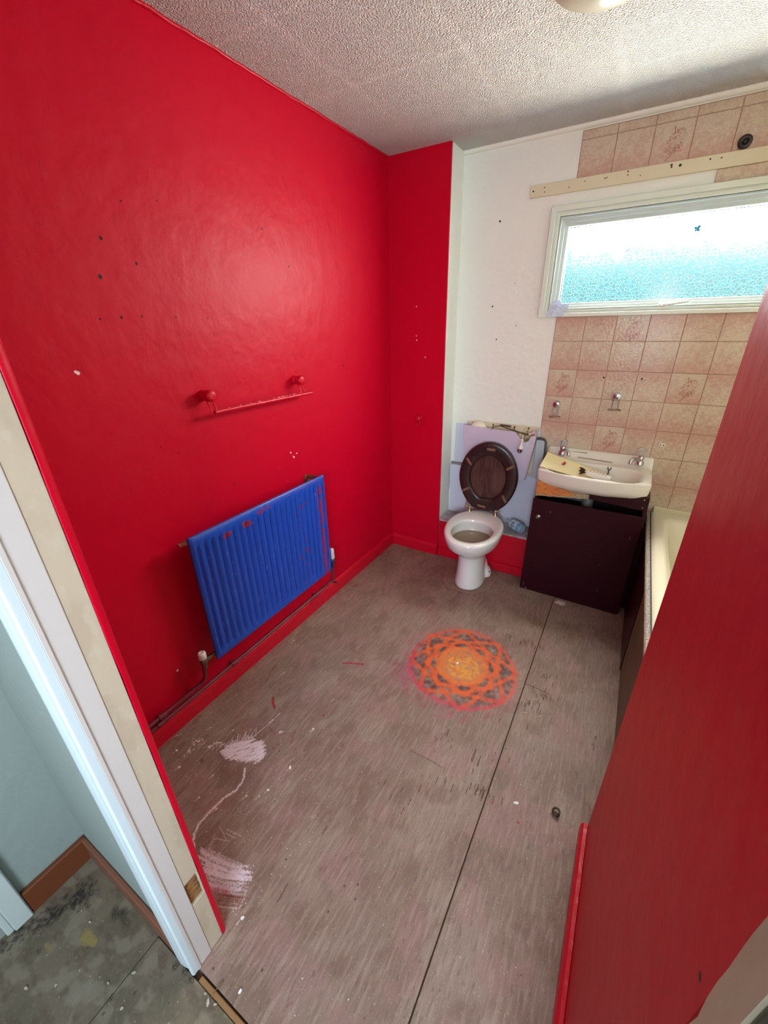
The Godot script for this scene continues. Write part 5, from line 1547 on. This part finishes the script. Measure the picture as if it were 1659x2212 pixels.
	s.tube([Vector3(0.063, 0.27, z1 + 0.05) + o, Vector3(0.05, 0.2, z1 + 0.052) + o, Vector3(0.036, 0.168, z1 + 0.056) + o, Vector3(0.028, 0.152, z1 + 0.08) + o, Vector3(0.028, 0.15, 2.0) + o, Vector3(0.028, 0.15, 2.25) + o], 0.0085, 12)
	obj("tube", s, M.pipe, p)
	s = Shape.new()
	s.tube([Vector3(0.028, 0.15, 1.955) + o, Vector3(0.028, 0.15, 1.985) + o], 0.0125, 12)
	s.box(Vector3(0.0, 0.13, 1.96) + o, Vector3(0.03, 0.145, 1.98) + o, 0.002)
	obj("clip", s, M.pipe, p)
	p = thing("heating_pipe", "dark red copper pipe along the skirting to the radiator's far valve", "pipe", Vector3(0.03, 0.12, 1.5))
	o = -p.position
	s = Shape.new()
	s.tube([Vector3(0.066, 0.265, z0 - 0.045) + o, Vector3(0.064, 0.2, z0 - 0.046) + o, Vector3(0.055, 0.16, z0 - 0.05) + o, Vector3(0.036, 0.135, z0 - 0.03) + o, Vector3(0.028, 0.123, z0 + 0.02) + o, Vector3(0.028, 0.12, 1.6) + o, Vector3(0.028, 0.118, 2.25) + o], 0.0085, 12)
	obj("tube", s, M.pipe, p)
	for z in [0.975, 1.605, 1.985]:
		s = Shape.new()
		s.tube([Vector3(0.028, 0.12, z - 0.014) + o, Vector3(0.028, 0.12, z + 0.014) + o], 0.0125, 12)
		s.box(Vector3(0.0, 0.112, z - 0.009) + o, Vector3(0.03, 0.127, z + 0.009) + o, 0.002)
		obj("clip", s, M.pipe, p)
	s = Shape.new()
	s.tube([Vector3(0.05, 0.135, z0 - 0.06) + o, Vector3(0.075, 0.14, z0 - 0.065) + o], 0.006, 8)
	obj("drain_cock", s, mat(c8(60, 40, 50), 0.4), p)

func knob_mount(s: Shape, at: Vector3, r: float, depth: float, turn: Basis) -> void:
	s.lathe([[r * 0.9, 0.0], [r * 0.9, depth * 0.25], [r * 0.75, depth * 0.3], [r * 0.8, depth * 0.45], [r, depth * 0.6], [r, depth * 0.85], [r * 0.86, depth * 0.97], [r * 0.4, depth], [0.0008, depth * 1.01]], 24, Transform3D(turn, at))

func build_fittings() -> void:
	# towel rail, painted over with the wall
	var out_x := Basis(Vector3.BACK, -PI / 2)
	var t := thing("towel_rail", "red overpainted towel rail on two round knobs on the left wall", "towel rail", Vector3(0.03, 1.33, 1.2))
	var o := -t.position
	var rm: Material = M.red_trim
	for z in [1.462, 0.945]:
		var s := Shape.new()
		knob_mount(s, Vector3(0.0, 1.362, z) + o, 0.0225, 0.058, out_x)
		obj("knob", s, rm, t)
		s = Shape.new()
		for d in [-0.012, 0.012]:
			s.tube([Vector3(0.03, 1.345, z + d) + o, Vector3(0.042, 1.325, z + d) + o, Vector3(0.05, 1.305, z + d) + o], 0.0028, 8)
		obj("bracket", s, rm, t)
	var s := Shape.new()
	s.tube([Vector3(0.052, 1.3, 1.462) + o, Vector3(0.052, 1.2985, 1.2) + o, Vector3(0.052, 1.296, 0.885) + o], 0.0085, 14)
	var bar := obj("bar", s, rm, t)
	s = Shape.new()
	for i in 30:
		var z := 0.96 + rng.randf() * 0.44
		s.box(Vector3(0.0525, 1.3055, z) + o, Vector3(0.056, 1.308, z + rng.randf_range(0.002, 0.008)) + o, 0.0005)
	obj("worn_chip", s, mat(c8(226, 180, 170), 0.4), bar).set_meta("kind", "stuff")
	# small hook on the nib
	t = thing("robe_hook", "small red painted round hook on the narrow red wall", "hook", Vector3(0.222, 1.0, 0.0))
	s = Shape.new()
	knob_mount(s, Vector3(0, 0.018, 0), 0.021, 0.035, Basis(Vector3.RIGHT, PI / 2))
	obj("knob", s, rm, t)
	s = Shape.new()
	s.tube([Vector3(-0.012, 0.0, 0.015), Vector3(-0.012, -0.022, 0.022), Vector3(0.012, -0.022, 0.022), Vector3(0.012, 0.0, 0.015)], 0.0028, 8)
	obj("wire", s, rm, t)
	# chrome holders on the tiles
	for k in [[1.054, 1.146, "chrome ball holder with a wire ring on the tiles above the toilet side", 0.078], [1.362, 1.211, "chrome ball holder with a wire ring on the tiles above the basin's middle", 0.078]]:
		t = thing("wall_holder", k[2], "holder", Vector3(k[0], k[1], ZB + 0.0055), 0.0, "chrome ball holders on the tiles")
		s = Shape.new()
		knob_mount(s, Vector3.ZERO, 0.021, 0.045, Basis(Vector3.RIGHT, PI / 2))
		obj("ball", s, M.chrome, t)
		for d in [-0.014, 0.014]:
			s = Shape.new()
			s.tube([Vector3(d, -0.01, 0.024), Vector3(d * 1.05, -0.04, 0.03), Vector3(d * 1.1, -0.072, 0.034)], 0.0026, 8)
			obj("stem", s, M.steel, t)
		s = Shape.new()
		var ring := []
		for i in 25:
			var a := TAU * i / 24.0
			ring.append(Vector3(cos(a) * 0.033, -0.073, 0.03 + sin(a) * 0.024))
		s.tube(ring, 0.0026, 8, false)
		obj("ring", s, mat(c8(176, 150, 128), 0.3, 1.0), t)
	# small white two-hole clip
	t = thing("mirror_clip", "small white plastic clip with two screws on the tiles right of the basin", "clip", Vector3(1.63, 0.963, ZB + 0.0055))
	s = Shape.new()
	s.box(Vector3(-0.016, -0.009, 0), Vector3(0.016, 0.009, 0.008), 0.002)
	obj("body", s, mat(c8(232, 224, 214), 0.4), t)
	for d in [-0.007, 0.007]:
		s = Shape.new()
		s.lathe([[0.0035, 0.0], [0.003, 0.001]], 10, Transform3D(Basis(Vector3.RIGHT, PI / 2), Vector3(d, 0, 0.008)))
		obj("screw", s, M.black, t)
	# batten over the window
	s = Shape.new()
	s.box(Vector3(0.76, 2.187, ZB), Vector3(2.38, 2.24, ZB + 0.014), 0.0015)
	var tr := struct("trim_6", s, M.cream, "cream wooden batten with old screw holes above the window")
	for q in [[0.775, 2.215, 0.0035], [0.83, 2.224, 0.0025], [0.832, 2.205, 0.0022], [0.95, 2.208, 0.0022], [1.02, 2.222, 0.002], [1.11, 2.22, 0.0025], [1.118, 2.222, 0.0022], [1.205, 2.232, 0.003], [1.207, 2.218, 0.0025], [1.26, 2.208, 0.002], [1.378, 2.228, 0.004], [1.38, 2.22, 0.003], [1.412, 2.222, 0.005], [1.52, 2.226, 0.003], [1.56, 2.224, 0.0025]]:
		s = Shape.new()
		s.lathe([[q[2] * 1.2, 0.0], [q[2], 0.0007]], 8, Transform3D(Basis(Vector3.RIGHT, PI / 2), Vector3(q[0], q[1], ZB + 0.014)))
		obj("screw_hole", s, M.black, tr)
	# black collar of a pull cord
	t = thing("cord_rose", "round black ring fitting on the tiles above the window", "fitting", Vector3(1.628, 2.266, ZB + 0.0055))
	s = Shape.new()
	s.lathe([[0.024, 0.0], [0.025, 0.008], [0.022, 0.014], [0.015, 0.016], [0.011, 0.013], [0.008, 0.009]], 24, Transform3D(Basis(Vector3.RIGHT, PI / 2), Vector3.ZERO), true, false)
	obj("collar", s, mat(c8(42, 30, 30), 0.35), t)
	s = Shape.new()
	s.lathe([[0.008, 0.006], [0.008, 0.009], [0.005, 0.012], [0.001, 0.0125]], 16, Transform3D(Basis(Vector3.RIGHT, PI / 2), Vector3.ZERO), false, false)
	obj("centre", s, M.black, t)
	# ribbed ceiling lamp, switched off
	t = thing("ceiling_lamp", "ribbed glass ceiling lamp at the top edge of the picture", "lamp", Vector3(1.17, HC, 0.93))
	s = Shape.new()
	s.lathe([[0.12, 0.0], [0.125, -0.004], [0.125, -0.02], [0.118, -0.024]], 40, Transform3D.IDENTITY)
	obj("base", s, M.white_gloss, t)
	s = Shape.new()
	var rings := []
	for j in 15:
		var w := PI / 2 * j / 14.0
		var ring := PackedVector3Array()
		for i in 200:
			var a := TAU * i / 200.0
			var r := 0.152 * cos(w) * (1.0 + 0.011 * (1 if i % 2 == 0 else -1)) + 0.001
			ring.append(Vector3(r * cos(a), -0.02 - 0.088 * sin(w), r * sin(a)))
		rings.append(ring)
	s.loft(rings, true, false, false)
	var lg := mat(c8(206, 202, 178), 0.25)
	lg.backlight_enabled = true
	lg.backlight = Color(0.5, 0.5, 0.46)
	obj("shade", s, lg, t)

func build_debris() -> void:
	# loose flakes, crumbs and splinters, one object each
	var flake := mat(c8(232, 228, 222), 0.7)
	var chip := mat(c8(176, 168, 152), 0.85)
	var list := [[1.364, 1.489, 0.011, 0.4], [0.742, 2.217, 0.008, 1.0], [0.553, 1.803, 0.009, 2.0], [0.539, 1.911, 0.007, 0.2], [0.165, 2.027, 0.007, 1.2], [0.93, 0.958, 0.008, 0.6], [0.794, 2.378, 0.012, 2.2], [0.813, 2.371, 0.006, 0.9], [0.774, 2.372, 0.006, 0.2], [0.852, 2.322, 0.006, 1.4], [0.349, 2.609, 0.008, 0.5], [0.412, 2.566, 0.006, 1.9], [0.572, 2.446, 0.008, 0.9], [0.608, 2.498, 0.007, 1.1], [0.354, 2.452, 0.006, 0.4], [0.306, 2.451, 0.005, 2.6], [0.531, 2.492, 0.006, 0.1], [0.093, 1.987, 0.007, 0.4], [0.62, 2.56, 0.012, 0.4]]
	var said := ["white paint flake on the narrow floorboard beside two red drips", "white paint flake just beyond the white smear by the doorway",
		"white paint flake to the right of the big white splash", "white paint flake right of the top of the white paint curve",
		"white paint flake left of the white curve, close to the red corner", "white paint flake lying inside the orange chalk sun",
		"long pale flake on the landing side of the threshold strip", "short pale flake touching the threshold strip, right of the long flake",
		"small pale flake at the threshold strip nearest the architrave's foot", "white flake on the bathroom side of the threshold gap",
		"pale flake at the lower left of the landing floor", "narrow pale flake right of the lower left one on the landing",
		"pale flake on the landing floor joint, nearer the architrave", "pale flake right of the landing floor joint",
		"pale flake just behind the larger yellow stain on the landing", "tiny pale flake nearest the black mould on the landing",
		"pale flake left of the landing floor joint, near the pale scuff", "white paint flake between the left skirting and the white splash",
		"larger pale flake at the bottom edge of the landing floor"]
	for q in list:
		var s := Shape.new()
		var ring := PackedVector3Array()
		var up := PackedVector3Array()
		for i in 7:
			var a := TAU * i / 7.0
			var r: float = q[2] * rng.randf_range(0.6, 1.1) * (0.62 if q[1] > 2.36 else 0.8)
			ring.append(Vector3(r * cos(a) * 1.3, 0.0, r * sin(a) * 0.75))
			up.append(Vector3(r * cos(a) * 1.2, 0.0022 + rng.randf() * 0.002, r * sin(a) * 0.68))
		s.loft([ring, up], true, true, true, -1)
		var hall: bool = q[1] > 2.36
		var f := obj("paint_flake", s, flake if q[1] < 2.36 else chip)
		f.position = Vector3(q[0], 0.0 if not hall else -0.0015, q[1])
		f.rotation.y = q[3]
		tag(f, said[list.find(q)], "flake", "pale flakes on the landing floor" if hall else "white flakes on the bathroom floor")
	var lump := Shape.new()
	var rings := []
	for j in 6:
		var ring := PackedVector3Array()
		for i in 16:
			var a := TAU * i / 16.0
			var w := PI / 2 * j / 5.0
			var r := (0.026 * cos(w) + 0.001) * rng.randf_range(0.75, 1.2)
			ring.append(Vector3(r * cos(a) * 1.25, 0.014 * sin(w), r * sin(a) * 0.8))
		rings.append(ring)
	lump.loft(rings, true, true, true, -1)
	var lo := obj("plaster_lump", lump, mat(c8(176, 160, 150), 0.9))
	lo.position = Vector3(1.309, 0, 0.178)
	tag(lo, "crumbled grey plaster lump on the floor in front of the cabinet door", "rubble")
	var s := Shape.new()
	var pts := []
	for i in 14:
		var a := TAU * i / 11.0
		pts.append(Vector3(0.011 * cos(a), 0.004 + 0.0009 * i, 0.013 * sin(a)))
	s.tube(pts, 0.0035, 6)
	var cu := obj("shaving_curl", s, mat(c8(58, 38, 30), 0.6))
	cu.position = Vector3(1.494, 0.0, 1.453)
	tag(cu, "small dark brown curled shaving on the floor near the right partition", "shaving")
	for k in [[1.362, 1.075, 0.9, "short pale wood splinter on the floorboards right of the chalk sun"], [1.3, 1.09, 0.5, "tiny pale wood splinter just right of the floor joint"]]:
		s = Shape.new()
		s.box(Vector3(-0.012, 0, -0.0018), Vector3(0.012, 0.003, 0.0018), 0.0008)
		var sp := obj("splinter", s, mat(c8(206, 172, 128), 0.7))
		sp.position = Vector3(k[0], 0, k[1])
		sp.rotation.y = k[2]
		tag(sp, k[3], "splinter")
	s = Shape.new()
	s.tube([Vector3(0.0, 0.0025, 0.0), Vector3(-0.002, 0.009, 0.018), Vector3(-0.003, 0.004, 0.036)], 0.0012, 6)
	var nl := obj("bent_nail", s, mat(c8(150, 104, 78), 0.5, 0.6))
	nl.position = Vector3(0.799, 0.0, 2.332)
	tag(nl, "thin rusty nail lying across the threshold gap", "nail")
